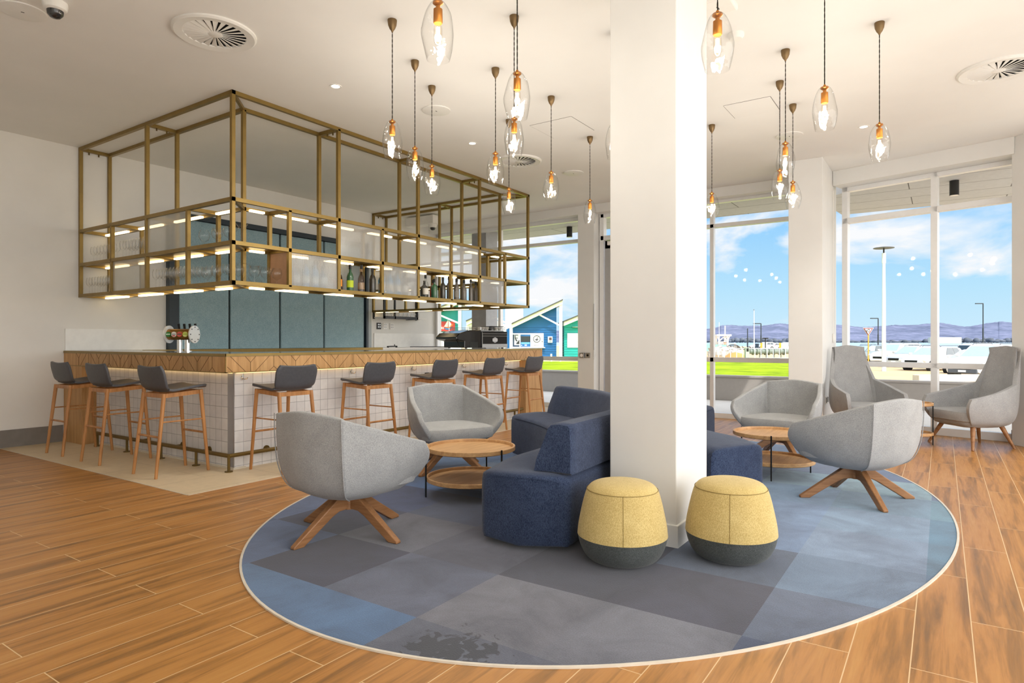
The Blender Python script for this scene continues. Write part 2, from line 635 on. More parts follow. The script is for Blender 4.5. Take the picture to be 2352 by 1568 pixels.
# glazing -----------------------------------------------------------------
def glazing(name, P, Q, stiles, rails, out, h=3.42, w=0.06, dep=0.09, panes=True):
    """a glazed bay from P to Q: stiles at distances along it, rails at heights"""
    P, Q, out = Vector(P), Vector(Q), Vector(out)
    d = (Q - P).normalized()
    L = (Q - P).length
    root = thing(name, None, None)
    root['kind'] = 'structure'
    fr = MB()
    for s in stiles:
        a = P + d * s
        fr.bar(a, a + Vector((0, 0, h)), w, dep, up=out)
    for z, hh in rails:
        a, b = P + Vector((0, 0, z)), P + d * L + Vector((0, 0, z))
        fr.bar(a, b, dep, hh)
    fr.build('window_frame', M['white_al'], root, bevel=0.004)
    if panes:
        edges_s = sorted(stiles)
        edges_z = sorted(z for z, _ in rails)
        for i in range(len(edges_s) - 1):
            for k in range(len(edges_z) - 1):
                a = P + d * (edges_s[i] + 0.02)
                b = P + d * (edges_s[i + 1] - 0.02)
                z0, z1 = edges_z[k] + 0.02, edges_z[k + 1] - 0.02
                MB().add([(a.x, a.y, z0), (b.x, b.y, z0), (b.x, b.y, z1), (a.x, a.y, z1)], [(0, 1, 2, 3)]).build('window_pane', M['pane'], root)
    return root


R4 = [(0.04, 0.08), (0.888, 0.072), (3.0, 0.06), (3.39, 0.07)]
glazing('window_1', (10.14, Y1 - 0.04, 0), (10.14, 5.33, 0), [0.0, 1.60, 3.39], R4, (1, 0, 0))
glazing('window_2', (10.14, 3.62, 0), (10.14, 1.70, 0), [0.0, 0.60, 1.89], [(0.04, 0.08), (0.915, 0.072), (3.02, 0.06), (3.41, 0.07)], (1, 0, 0))
ga, gb = fac(0.03, 0.30), fac(2.02, 0.30)
glazing('window_3', ga, gb, [0.03, 1.12, 1.96], [(0.05, 0.10), (0.89, 0.07), (2.90, 0.075), (3.34, 0.06)], FN, h=3.37, w=0.075)
# entrance door between pier and window
dr_ = thing('door_1', None, None)
dr_['kind'] = 'structure'
fr = MB()
for y in (4.93, 3.68):
    fr.bar((10.14, y, 0), (10.14, y, 3.42), 0.08, 0.12, up=(1, 0, 0))
for z, hh in ((3.0, 0.08), (3.39, 0.07)):
    fr.bar((10.14, 4.95, z), (10.14, 3.66, z), 0.12, hh)
fr.build('door_frame', M['white_al'], dr_, bevel=0.004)
lf = MB()
for y in (4.82, 3.79):
    lf.bar((10.12, y, 0.02), (10.12, y, 2.95), 0.11, 0.05, up=(1, 0, 0))
for z in (0.14, 2.88):
    lf.bar((10.12, 4.87, z), (10.12, 3.74, z), 0.05, 0.14)
leaf = lf.build('door_leaf', M['grey_al'], dr_, bevel=0.004)
MB().add([(10.12, 4.78, 0.2), (10.12, 3.83, 0.2), (10.12, 3.83, 2.82), (10.12, 4.78, 2.82)], [(0, 1, 2, 3)]).build('glass_pane', M['pane'], leaf)
MB().add([(10.14, 4.90, 3.04), (10.14, 3.71, 3.04), (10.14, 3.71, 3.36), (10.14, 4.90, 3.36)], [(0, 1, 2, 3)]).build('fanlight_pane', M['pane'], dr_)
o = MB().box(10.03, 10.09, 4.50, 4.80, 2.86, 2.93).bar((10.06, 4.6, 2.95), (10.06, 4.2, 2.97), 0.02, 0.02).build('door_closer', M['white_pl'], dr_, bevel=0.006)

# cord of the blind hanging at the pier, switches
t = thing('blind_puller', 'thin dark blind cord with clear pull hanging beside the glass door', 'cord', (9.89, 4.98, 0))
MB().cyl((0, 0, 1.05), (0, 0, 1.85), 0.006).build('line', M['grey_al'], t)
MB().lathe([(0.002, 1.05), (0.015, 1.0), (0.018, 0.96), (0.004, 0.88), (0, 0.88)], 10).build('pull', M['glassware'], t, smooth=50)
for k, (yy, lab) in enumerate([(5.20, 'square door release switch with deep cover on the pier'), (5.10, 'flat key switch plate on the pier beside the deep switch')]):
    t = thing('wall_switch', lab, 'switch', (9.9, yy, 0.96))
    dp = 0.05 if k == 0 else 0.015
    MB().box(-dp, 0, -0.045, 0.045, -0.045, 0.045).build('plate', M['steel'], t, bevel=0.004)
    MB().cyl((-dp - 0.004, 0, 0), (-dp, 0, 0), 0.02 if k else 0.028, n=16).build('button', M['black'] if k else M['white_pl'], t)
for k, yy in enumerate((0.0, 0.10)):
    t = thing('power_outlet', ('first' if k == 0 else 'second') + ' small black socket low on the corner pillar behind the armchairs', 'socket', (9.25 + yy * 1.3, 1.276, 0.43))
    MB().box(-0.03, 0.03, -0.008, 0, -0.05, 0.05).build('plate', M['white_pl'], t, bevel=0.003)
    MB().box(-0.016, 0.016, -0.014, -0.008, -0.034, 0.034).build('socket_face', M['black'], t)
t = thing('blind_chain', 'white chain pull hanging on the window frame beside the corner pillar', 'cord', (9.86, 1.262, 0))
MB().cyl((0, 0, 1.3), (0, 0, 3.3), 0.004, n=6).build('line', M['white_pl'], t)
MB().lathe([(0, 1.32), (0.016, 1.3), (0.018, 1.22), (0.006, 1.18), (0, 1.18)], 10).build('weight', M['white_pl'], t, smooth=50)

# carpet inset -------------------------------------------------------------
RC, RA, RB = (4.839, 2.159), 3.119, 2.232
X0r, Y0r, STP = 2.055, 0.07, 0.606
patches = {  # right-hand patches paler, with window glare mixed into their colours
    (-1, 0): '#5a6478', (-1, 1): '#5c6172', (-1, 2): '#5a5f70', (-1, 3): '#4a6c95', (-1, 4): '#4d6f98', (-1, 5): '#46628c',
    (0, 0): '#3f4f70', (0, 1): '#6a6d7a', (0, 2): '#6c6e7a', (0, 3): '#535a70', (0, 4): '#2f3249', (0, 5): '#4a6088', (0, 6): '#3c5078',
    (1, 0): '#59667f', (1, 1): '#3b3d50', (1, 2): '#393c4d', (1, 3): '#4f5263', (1, 4): '#5d606e', (1, 5): '#38405a', (1, 6): '#56688e',
    (2, 0): '#647b98', (2, 1): '#4a5870', (2, 2): '#343a4e', (2, 3): '#4a5064', (2, 4): '#45506a', (2, 5): '#3d4c72', (2, -1): '#4f6f90',
    (3, 0): '#7188a6', (3, 1): '#6680a5', (3, 2): '#5a7196', (3, 4): '#466a9c', (3, 5): '#47689a', (3, -1): '#4f7592',
    (4, 0): '#6f8aa8', (4, 1): '#6c88ad', (4, 2): '#5f7da6', (4, -1): '#4b7695', (5, -1): '#5c869e', (5, 0): '#6688a4', (5, 1): '#6a8bae', (6, 0): '#7596a8', (6, 1): '#7698b0',
}
ell = [(RC[0] + RA * math.cos(2 * PI * k / 160), RC[1] + RB * math.sin(2 * PI * k / 160)) for k in range(160)]
bm = bmesh.new()
bm.faces.new([bm.verts.new((x, y, 0.006)) for x, y in ell])
for i in range(-2, 12):
    bmesh.ops.bisect_plane(bm, geom=bm.verts[:] + bm.edges[:] + bm.faces[:], plane_co=(X0r + i * STP * 1.01, 0, 0), plane_no=(1, 0, 0))
for j in range(-2, 10):
    bmesh.ops.bisect_plane(bm, geom=bm.verts[:] + bm.edges[:] + bm.faces[:], plane_co=(0, Y0r + j * STP, 0), plane_no=(0, 1, 0))
ly = bm.loops.layers.float_color.new('patch')
rr = random.Random(5)
alts = ['#4a6a96', '#5676a0', '#6283aa', '#44608a', '#6a7f9c', '#53698c']
pick = {}
for f in bm.faces:
    c = f.calc_center_median()
    k = (math.floor((c.x - X0r) / (STP * 1.01)), math.floor((c.y - Y0r) / STP))
    if k not in pick:
        pick[k] = patches.get(k) or alts[rr.randrange(len(alts))]
    for lp in f.loops:
        lp[ly] = lin(pick[k])
me = bpy.data.meshes.new('rug')
bm.to_mesh(me)
bm.free()
me.materials.append(M['rug'])
rug = thing('rug', 'large oval blue patchwork carpet under the lounge seating', 'rug')
o = bpy.data.objects.new('carpet', me)
COL.objects.link(o)
o.parent = rug
rows = []
for s, z in ((1.0, 0.0), (1.0, 0.008), (1.004, 0.008), (1.004, 0.0)):
    rows.append([(RC[0] + RA * s * math.cos(2 * PI * k / 160), RC[1] + (RB + RA * (s - 1)) * math.sin(2 * PI * k / 160), z) for k in range(160)])
MB().loft(rows, caps=False).build('edge_trim', M['trimline'], rug)

# ceiling fittings -----------------------------------------------------------
VW = flat('vent_white', '#e9e8e4', 0.5, var=0.02)


def swirl_vent(x, y, label):
    t = thing('ceiling_vent', label, 'air vent', (x, y, ZC), group='round swirl vents in the ceiling')
    n = 48
    rows = []
    for r, z in ((0.30, 0.0), (0.30, -0.012), (0.285, -0.022), (0.225, -0.014), (0.222, 0.0)):
        rows.append([(r * math.cos(2 * PI * k / n), r * math.sin(2 * PI * k / n), z) for k in range(n)])
    MB().loft(rows, caps=False).build('rim', VW, t, smooth=40)
    v = MB()
    for k in range(24):
        a = 2 * PI * k / 24
        ca, sa = math.cos(a), math.sin(a)
        pts = []
        for r, w in ((0.045, 0.006), (0.224, 0.020)):
            for s_, z in ((-1, -0.014), (1, -0.004)):
                pts.append((r * ca - s_ * w * sa, r * sa + s_ * w * ca, z))
        v.add(pts, [(0, 1, 3, 2)])
    v.build('vanes', VW, t, solid=(0.003, 0))
    MB().lathe([(0, -0.018), (0.04, -0.018), (0.055, -0.012), (0.055, -0.002)], 24).build('hub', VW, t, smooth=40)
    MB().lathe([(0.0, -0.001), (0.226, -0.001)], 32).build('duct', M['dark'], t)
    return t


swirl_vent(2.779, 4.634, 'round swirl air vent in the ceiling near the brass frame corner')
swirl_vent(6.973, -0.40, 'round swirl air vent cut by the right edge of the picture')
swirl_vent(6.976, 4.61, 'farthest round swirl air vent, behind the pendant lamps')

for x, y, lab in [(1.822, 5.468, 'round flat ceiling speaker beside the dome camera, top left'), (4.979, 4.302, 'round flat ceiling speaker behind the left pendant cords'),
                  (7.865, 1.463, 'round flat ceiling speaker behind the pendants right of the pillar'), (7.912, 4.305, 'farthest round flat ceiling speaker, left of the pillar')]:
    t = thing('ceiling_speaker', lab, 'speaker', (x, y, ZC), group='flush speakers in the ceiling')
    MB().lathe([(0.145, 0), (0.145, -0.008), (0.138, -0.010), (0, -0.010)], 40).build('grille', VW, t, smooth=40)
    MB().box(-0.01, 0.01, -0.004, 0.004, -0.0115, -0.009).build('badge', M['black'], t)
for x, y, lab in [(3.988, 4.673, 'recessed ceiling downlight above the brass frame'), (6.053, 4.663, 'small recessed downlight between the left pendant groups'),
                  (8.006, 0.723, 'recessed downlight beside the rightmost pendant')]:
    t = thing('ceiling_downlight', lab, 'downlight', (x, y, ZC), group='recessed downlights')
    MB().lathe([(0.055, 0), (0.055, -0.006), (0.04, -0.004), (0.038, 0)], 24).build('rim', VW, t, smooth=40)
    MB().lathe([(0, -0.001), (0.038, -0.001)], 20).build('lens', M['dl'], t)


def dome_cam(x, y, z, lab, side=False):
    t = thing('ceiling_dome_camera', lab, 'camera', (x, y, z))
    MB().lathe([(0, 0), (0.075, 0), (0.078, -0.02), (0.07, -0.05), (0.055, -0.06), (0.0, -0.06)], 28).build('housing', M['white_pl'], t, smooth=40)
    MB().lathe([(0.052, -0.058), (0.048, -0.085), (0.03, -0.105), (0.0, -0.112)], 20).build('dome', flat('smoked_dome', '#2a2a2c', 0.08, 0, 0.8), t, smooth=60)
    return t


dome_cam(1.905, 5.146, ZC, 'white dome security camera on the ceiling, top left')
cw = ony_ = None
c0 = at(992, 523, 11.9)
t = dome_cam(c0.x, c0.y - 0.02, c0.z + 0.06, 'small dome camera on the far wall behind the brass frame')
MB().box(-0.11, 0.11, -0.1, 0.6, -0.0, 0.16).build('bracket', M['white_pl'], t, bevel=0.01)
t = thing('ceiling_access_point', 'square white box on the ceiling beside the pillar', 'access point', (4.49, 1.30, ZC))
MB().box(-0.11, 0.11, -0.11, 0.11, -0.045, 0).build('case', M['white_pl'], t, bevel=0.012)
MB().box(-0.02, 0.02, -0.006, 0.006, -0.047, -0.045).build('lens', M['black'], t)
t = thing('ceiling_smoke_detector', 'round white smoke detector behind the pendant beside the pillar', 'detector', (5.04, 1.322, ZC))
MB().lathe([(0.06, 0), (0.06, -0.02), (0.045, -0.04), (0, -0.042)], 28).build('body', M['white_pl'], t, smooth=40)
for k, (x0, x1, y0, y1) in enumerate([(5.91, 6.44, 3.245, 3.755), (6.505, 6.94, 1.385, 1.826)]):
    t = thing('ceiling_access_hatch', ['square access hatch in the ceiling left of the pillar', 'square access hatch in the ceiling right of the pillar'][k], 'hatch', (0, 0, ZC))
    MB().box(x0, x1, y0, y1, -0.004, 0).build('hatch_panel', M['ceil'], t)
    fr = MB()
    for a, b, c, d in ((x0 - .006, x0, y0, y1), (x1, x1 + .006, y0, y1), (x0, x1, y0 - .006, y0), (x0, x1, y1, y1 + .006)):
        fr.box(a, b, c, d, -0.0015, 0)
    fr.build('shadow_gap', M['skirt'], t)
# ------------------------------------------------------------------ the bar
bx, by, bx2 = 3.329, 5.379, 8.834       # outer faces of the counter
ct, cb = 1.089, 0.912                   # top, underside of the fascia
bar = thing('bar_counter', 'L-shaped bar with oak chevron fascia and white tiled front', 'bar', (0, 0, 0))
# worktop, brass edged
MB().prism([(bx + 0.012, by + 0.012, ct - 0.03), (bx2 - 0.02, by + 0.012, ct - 0.03), (bx2 - 0.02, by + 0.72, ct - 0.03), (bx + 0.70, by + 0.72, ct - 0.03),
            (bx + 0.70, Y1 - 0.002, ct - 0.03), (bx + 0.012, Y1 - 0.002, ct - 0.03)], (0, 0, 0.03)).build('worktop', M['stone'], bar, bevel=0.002)
e = MB()
e.box(bx, bx2 - 0.03, by, by + 0.012, ct - 0.026, ct).box(bx, bx + 0.012, by + 0.012, Y1 - 0.002, ct - 0.026, ct)
e.build('edge_trim', M['brass'], bar)
# fascia boards
fz0, fz1 = cb + 0.008, ct - 0.028
MB().box(bx + 0.006, bx2 - 0.03, by + 0.004, by + 0.03, fz0, fz1).build('fascia_long', M['oak_v'], bar)
MB().box(bx + 0.004, bx + 0.03, by + 0.03, Y1 - 0.003, fz0, fz1).build('fascia_short', M['oak_v'], bar)
e = MB()
e.box(bx, bx2 - 0.03, by, by + 0.02, cb, cb + 0.008).box(bx, bx + 0.02, by, Y1 - 0.002, cb, cb + 0.008).box(bx, bx + 0.006, by, by + 0.006, cb, ct)
e.build('lower_trim', M['brass'], bar)
g = MB()
hz = (fz0 + fz1) / 2


def groove(mb, side, a0, z0, a1, z1):
    w = 0.0035
    if side == 'x':
        mb.bar((a0, by + 0.004, z0), (a1, by + 0.004, z1), w, 0.003, up=(0, 1, 0))
    else:
        mb.bar((bx + 0.004, a0, z0), (bx + 0.004, a1, z1), w, 0.003, up=(1, 0, 0))


def chevrons(mb, side, start, end, first):
    k, a = first, start
    while a < end:
        if k % 2 == 0:
            groove(mb, side, a, fz0, a, hz + 0.015)
            groove(mb, side, a, hz + 0.015, a - 0.055, fz1)
            groove(mb, side, a, hz + 0.015, a + 0.055, fz1)
        else:
            groove(mb, side, a, fz1, a, hz - 0.03)
            groove(mb, side, a, hz - 0.03, a - 0.05, fz0)
            groove(mb, side, a, hz - 0.03, a + 0.05, fz0)
        if a + 0.25 < end:
            za, zb = (fz0, fz1) if k % 2 == 0 else (fz1, fz0)
            groove(mb, side, a + 0.05, za, a + 0.20, zb)
        k += 1
        a += 0.251


groove(g, 'x', 3.38, fz1, 3.53, fz0)
groove(g, 'x', 3.345, fz0 + 0.05, 3.40, fz0)
chevrons(g, 'x', 3.583, bx2 - 0.1, 0)
g.build('long_side_grooves', M['groove'], bar)
g = MB()
chevrons(g, 'y', 5.60, 8.6, 1)
g.build('short_side_grooves', M['groove'], bar)
# tiled body
MB().box(3.487, 8.40, 5.50, 5.60, 0.003, cb).build('tiled_front_long', M['tile_x'], bar)
MB().box(3.487, 3.60, 5.60, 8.30, 0.003, cb).build('tiled_front_short', M['tile_y'], bar)
MB().box(3.482, 3.489, 5.495, 5.502, 0.003, cb).build('corner_trim', M['steel'], bar)
MB().box(3.47, 3.6, 5.48, 5.5, 0.003, 0.02).box(3.47, 3.487, 5.5, 8.3, 0.003, 0.02).build('plinth_bead', M['trimline'], bar)
# timber end panels
MB().box(bx + 0.003, 3.60, 8.277, Y1 - 0.003, 0.003, fz0 + 0.004).build('end_panel', M['oak_v'], bar, bevel=0.002)
MB().box(8.345, bx2, by, by + 0.72, 0.003, cb).box(bx2 - 0.03, bx2, by, by + 0.72, cb, ct - 0.001).build('end_panel', M['oak_v'], bar, bevel=0.002)
# soffit of the overhang and its light strip
MB().box(bx + 0.03, 8.34, by + 0.03, 5.5, cb + 0.002, cb + 0.014).box(bx + 0.03, 3.487, 5.5, 8.27, cb + 0.002, cb + 0.014).build('overhang_underside', M['oak_v'], bar)
MB().box(3.50, 8.33, 5.470, 5.486, cb - 0.010, cb + 0.001).build('light_strip', M['led_under'], bar)
MB().box(3.457, 3.473, 5.50, 8.26, cb - 0.010, cb + 0.001).build('light_strip', M['led_under'], bar)
hook = None
for x in (3.571, 4.911, 5.902, 6.913, 7.926):
    hk = MB()
    hk.cyl((x, 5.494, 0.865), (x, 5.5, 0.865), 0.012, n=12).cyl((x, 5.487, 0.845), (x, 5.487, 0.895), 0.005, n=8)
    for s in (-1, 1):
        hk.tube([(x, 5.487, 0.85), (x + s * 0.012, 5.475, 0.842), (x + s * 0.025, 5.462, 0.846), (x + s * 0.030, 5.456, 0.862)], 0.004, 6)
    hk.build('coat_hook', M['chrome'], bar, smooth=50)
MB().box(6.14, 6.22, 5.488, 5.5, 0.70, 0.80).build('power_outlet', M['black'], bar, bevel=0.003)

# brass foot rail
t = thing('foot_rail', 'brass foot rail with floor posts running along both bar fronts', 'foot rail')
rz_ = 0.150
MB().cyl((3.389, 8.05, rz_), (3.389, 5.41, rz_), 0.019, n=14).cyl((3.389, 5.424, rz_), (8.32, 5.424, rz_), 0.019, n=14).build('rail', M['brass_dk'], t, smooth=40)
for x, y in [(3.389, 8.02), (3.389, 7.33), (3.389, 6.62), (3.389, 5.97), (3.389, 5.426), (3.99, 5.424), (5.0, 5.424), (6.0, 5.424), (7.0, 5.424), (8.1, 5.424)]:
    MB().cyl((x, y, 0.012), (x, y, rz_), 0.013, n=10).lathe([(0, 0.012), (0.036, 0.012), (0.036, 0.003), (0, 0.003)], 16, (x, y, 0)).build('post', M['brass_dk'], t, smooth=40)
for y in (7.05, 6.38, 5.90):
    MB().cyl((3.389, y, rz_), (3.486, y, rz_), 0.013, n=10).cyl((3.476, y, rz_), (3.486, y, rz_), 0.034, n=16).build('bracket', M['brass_dk'], t, smooth=40)
for x in (3.83, 5.2, 6.2, 7.2, 7.9):
    MB().cyl((x, 5.424, rz_), (x, 5.499, rz_), 0.013, n=10).cyl((x, 5.489, rz_), (x, 5.499, rz_), 0.034, n=16).build('bracket', M['brass_dk'], t, smooth=40)

# back counter, splashbacks, panels on the far wall
t = thing('back_counter', 'pale back counter with brass edge along the far wall behind the bar', 'counter')
MB().box(4.05, 10.1, 8.36, Y1 - 0.001, 1.05, 1.088).build('worktop', M['white_pl'], t)
MB().box(4.05, 8.2, 8.345, 8.36, 1.048, 1.094).build('edge_trim', M['brass'], t)
MB().box(4.08, 10.1, 8.42, Y1 - 0.001, 0.003, 1.05).build('cabinet', M['white_pl'], t)
for k, (x0, x1, lab) in enumerate([(3.345, 4.546, 'low pale splashback panel on the wall left of the beer font'), (8.37, 10.09, 'low pale splashback panel on the wall right of the blue panels')]):
    t = tag(MB().box(x0, x1, Y1 - 0.016, Y1, ct + 0.001, 1.355).build('splashback', flat('pale_splash' + str(k), '#efefec', 0.3, var=0.03), bevel=0.002), lab, 'splashback', 'splashbacks')
t = thing('upholstered_screen', 'tall screen of four blue linen panels in a dark frame behind the bar', 'wall panel')
fr = MB()
fr.box(4.55, 4.68, Y1 - 0.10, Y1, 1.09, 2.97).box(8.10, 8.155, Y1 - 0.10, Y1, 1.09, 2.97).box(4.55, 8.155, Y1 - 0.10, Y1, 2.90, 2.97)
fr.build('frame', M['dark_frame'], t, bevel=0.004)
MB().box(4.56, 8.15, Y1 - 0.02, Y1, 1.09, 2.9).build('backing', M['black'], t)
gx = [4.69] + [((u - 1176) * 0) for u in ()]
seams = []
for u in (527, 643, 744):
    q = (u - 1176) / F
    dx_, dy_ = CT + q * ST, ST - q * CT
    seams.append(dx_ / dy_ * (Y1 - 0.05))
ed = [4.685] + seams + [8.097]
for i in range(4):
    MB().box(ed[i] + 0.016, ed[i + 1] - 0.016, Y1 - 0.06, Y1 - 0.02, 1.092, 2.895).build('linen_panel', M['blue_fab'], t, bevel=0.008)
t = tag(MB().box(8.16, 8.29, Y1 - 0.03, Y1, 1.09, 3.0).build('return_panel', flat('bluish_return', '#a9b2b6', 0.6)), 'narrow grey return panel at the right end of the blue screen', 'wall panel')
# open black-framed shelf with cups on the white wall
t = thing('wall_shelf', 'black-framed open shelf with cups on the white wall behind the bar', 'shelf')
fr = MB()
for x0 in (8.35, 8.62, 9.23):
    fr.box(x0, x0 + 0.03, Y1 - 0.30, Y1 - 0.27, 1.62, 2.4)
for x0 in (8.35, 9.50):
    fr.box(x0, x0 + 0.03, Y1 - 0.03, Y1, 1.62, 2.4)
for z in (1.62, 2.37):
    fr.box(8.35, 9.26, Y1 - 0.30, Y1 - 0.27, z, z + 0.05).box(9.23, 9.26, Y1 - 0.30, Y1, z, z + 0.05)
fr.build('frame', M['black'], t)
MB().box(8.36, 9.52, Y1 - 0.29, Y1 - 0.001, 1.63, 1.655).build('board', M['white_pl'], t)
cup0 = None
for k in range(14):
    loc = (8.66 + (k % 7) * 0.115, Y1 - 0.20 + (k // 7) * 0.10, 1.656)
    if cup0 is None:
        cup0 = MB().lathe([(0, 0), (0.028, 0), (0.036, 0.09), (0.033, 0.09), (0.026, 0.006), (0, 0.006)], 14).build('cup', M['glassware'], smooth=40)
        tag(cup0, 'glass cup on the black-framed wall shelf', 'cup', 'cups on the wall shelf')
        cup0.location = loc
    else:
        copy_tree(cup0, loc)
for k, (x, col, lab) in enumerate([(8.50, 'black', 'dark four-button switch plate on the white wall'), (8.66, 'white_pl', 'small white control plate beside the dark switch plate'), (8.84, 'white_pl', 'white double power socket on the far white wall')]):
    t = thing('switch_plate', lab, 'switch', (x, Y1 - 0.001, 1.49), group='plates on the far white wall')
    MB().box(-0.055, 0.055, -0.012, 0, -0.06, 0.06).build('plate', M[col], t, bevel=0.004)
    for i in range(2):
        for j in range(2):
            MB().box(-0.03 + i * 0.04, -0.012 + i * 0.04, -0.016, -0.012, -0.03 + j * 0.045, -0.005 + j * 0.045).build('button', M['steel'] if k == 0 else M['grey_al'], t)
t = tag(MB().box(9.3, 10.05, 8.38, 8.72, 1.0885, 1.10).build('drip_tray', M['black'], bevel=0.003), 'long black tray lying on the back counter', 'tray')
t = thing('tap_mixer', 'small dark tap on the back counter before the white wall', 'tap', (8.55, 8.45, 1.088))
MB().cyl((-0.12, 0, 0), (-0.12, 0, 0.03), 0.02).cyl((0.1, 0, 0), (0.1, 0, 0.03), 0.02).cyl((-0.12, 0, 0.02), (0.1, 0, 0.025), 0.01).build('body', M['black'], t, smooth=40)
MB().cyl((0.05, 0, 0.025), (0.05, 0, 0.06), 0.008).build('lever', M['black'], t)

# beer font ---------------------------------------------------------------
t = thing('beer_font', 'chrome drum beer font with four round badges on the bar', 'beer tap', (3.83, 7.0, ct), rz=math.radians(-62))
WHT = flat('chrome_white_disc', '#f0f0ee', 0.2, 0.2, var=0.02)
for s in (-1, 1):
    MB().cyl((s * 0.045, 0, 0.005), (s * 0.045, 0, 0.13), 0.028, n=20).lathe([(0, 0), (0.05, 0), (0.05, 0.008), (0, 0.008)], 24, (s * 0.045, 0, 0)).build('column', M['chrome'], t, smooth=40)
MB().cyl((-0.17, 0, 0.19), (0.12, 0, 0.19), 0.062, n=32).build('drum', flat('amber_drum', '#a97c3e', 0.25, 0.7), t, smooth=40)
for x in (-0.18, 0.12):
    MB().cyl((x, 0, 0.19), (x + 0.014, 0, 0.19), 0.098, n=40).build('end_disc', WHT, t, smooth=40)
b = MB()
for x in (-0.181, 0.134):
    for k in range(8):
        a = 2 * PI * k / 8
        b.cyl((x - 0.002, 0.08 * math.cos(a), 0.19 + 0.08 * math.sin(a)), (x + 0.003, 0.08 * math.cos(a), 0.19 + 0.08 * math.sin(a)), 0.007, n=8)
b.build('screws', M['black'], t)
bands = [('#2f7a34', '#e8f0e2', '#2f7a34'), ('#e9e4dc', '#8d8f92', '#c3282c'), ('#d85c4c', '#3c4448', '#d85c4c'), ('#c8cf6a', '#a9c13e', '#e3e2a2')]
for k in range(4):
    x = -0.135 + k * 0.066
    bd = MB().cyl((x, -0.060, 0.19), (x, -0.072, 0.19), 0.029, n=20).build('badge', flat('badge_ground%d' % k, bands[k][0], 0.3), t, smooth=40)
    MB().box(x - 0.024, x + 0.024, -0.0735, -0.072, 0.186, 0.196).build('badge_band', flat('badge_band%d' % k, bands[k][1], 0.3), bd)
    MB().box(x - 0.016, x + 0.016, -0.0735, -0.072, 0.168, 0.180).build('badge_foot', flat('badge_foot%d' % k, bands[k][2], 0.3), bd)
    tp = MB().cyl((x + 0.02, 0.05, 0.19), (x + 0.02, 0.12, 0.195), 0.012, n=10).cyl((x + 0.02, 0.115, 0.20), (x + 0.02, 0.15, 0.13), 0.009, n=10).build('spout', M['chrome'], t, smooth=40)
    MB().cyl((x + 0.02, 0.105, 0.20), (x + 0.02, 0.085, 0.31), 0.011, 0.014, n=10).build('tap_handle', M['black'], tp, smooth=40)

# espresso machine --------------------------------------------------------
# stands across the bar's far end, its back panel to the room
em = thing('espresso_machine', 'black and chrome espresso machine on the far end of the bar', 'coffee machine', (8.02, 6.05, ct), rz=math.radians(-19))
EMZ = 0.60
em.scale = (1, 1, EMZ)
prof = [(-0.42, 0.30), (-0.36, 0.40), (-0.20, 0.47), (0.02, 0.49), (0.05, 0.49), (0.05, 0.02), (-0.27, 0.02), (-0.27, 0.19), (-0.36, 0.22), (-0.42, 0.25)]
GB = flat('gloss_black', '#1b1b1c', 0.12, 0.1, 0.8)
MB().prism([(x, 0.0, z) for x, z in prof], (0, 0.62, 0)).build('side_body', GB, em, bevel=0.012)
MB().box(0.05, 0.55, -0.01, 0.63, 0.02, 0.45).build('back_body', GB, em, bevel=0.01)
MB().box(0.055, 0.545, -0.022, -0.01, 0.02, 0.12).build('lower_panel', M['grey_al'], em, bevel=0.003)
MB().box(0.05, 0.55, -0.02, -0.008, 0.385, 0.395).box(0.05, 0.55, -0.02, -0.008, 0.325, 0.335).box(0.05, 0.06, -0.02, -0.008, 0.02, 0.42).build('chrome_strips', M['chrome'], em)
hexa = [(0.30 + 0.055 * math.cos(PI / 2 + k * PI / 3), -0.014, 0.225 + 0.075 * math.sin(PI / 2 + k * PI / 3)) for k in range(6)]
MB().prism(hexa, (0, -0.006, 0)).build('emblem', M['steel'], em)
MB().box(0.25, 0.35, -0.0215, -0.02, 0.215, 0.235).build('emblem_band', WHT, em)
tr = MB()
for z in (0.52, 0.56):
    for y in (0.02, 0.60):
        tr.cyl((-0.18, y, z), (0.53, y, z), 0.006, n=8)
for x in (-0.18, 0.05, 0.53):
    for y in (0.02, 0.60):
        tr.cyl((x, y, 0.45), (x, y, 0.56), 0.006, n=8)
tr.build('cup_rail', M['chrome'], em, smooth=40)
MB().box(-0.16, 0.52, 0.04, 0.58, 0.45, 0.485).build('cup_warmer', M['steel'], em, bevel=0.01)
MB().box(0.32, 0.56, 0.1, 0.45, 0.585, 0.60).box(0.35, 0.37, 0.2, 0.3, 0.48, 0.585).build('top_tray', M['black'], em)
MB().tube([(-0.36, 0.1, 0.22), (-0.37, 0.02, 0.15), (-0.37, 0.0, 0.05)], 0.009, 8).build('steam_wand', M['black'], em, smooth=50)
MB().box(-0.17, -0.02, -0.004, 0.0, 0.02, 0.17).build('drip_panel', flat('smoked_panel', '#2a2c2b', 0.2), em)
for x in (-0.2, 0.5):
    for y in (0.06, 0.56):
        MB().cyl((x, y, 0.0), (x, y, 0.022), 0.02, n=12).build('foot', M['black'], em)
cup0 = None
for k in range(10):
    p_ = em.matrix_basis if False else None
    lx, ly_ = (0.09, 0.17, 0.25, 0.43, 0.50)[k % 5], 0.14 + (k // 5) * 0.14
    a = math.radians(-19)
    loc = (8.02 + lx * math.cos(a) - ly_ * math.sin(a), 6.05 + lx * math.sin(a) + ly_ * math.cos(a), ct + 0.4862 * EMZ)
    if cup0 is None:
        cup0 = MB().lathe([(0, 0), (0.022, 0), (0.036, 0.055), (0.033, 0.055), (0.02, 0.005), (0, 0.005)], 14).build('coffee_cup', M['white_pl'], smooth=40)
        tag(cup0, 'white cup on the warmer of the espresso machine', 'cup', 'cups on the espresso machine')
        cup0.location = loc
    else:
        copy_tree(cup0, loc)

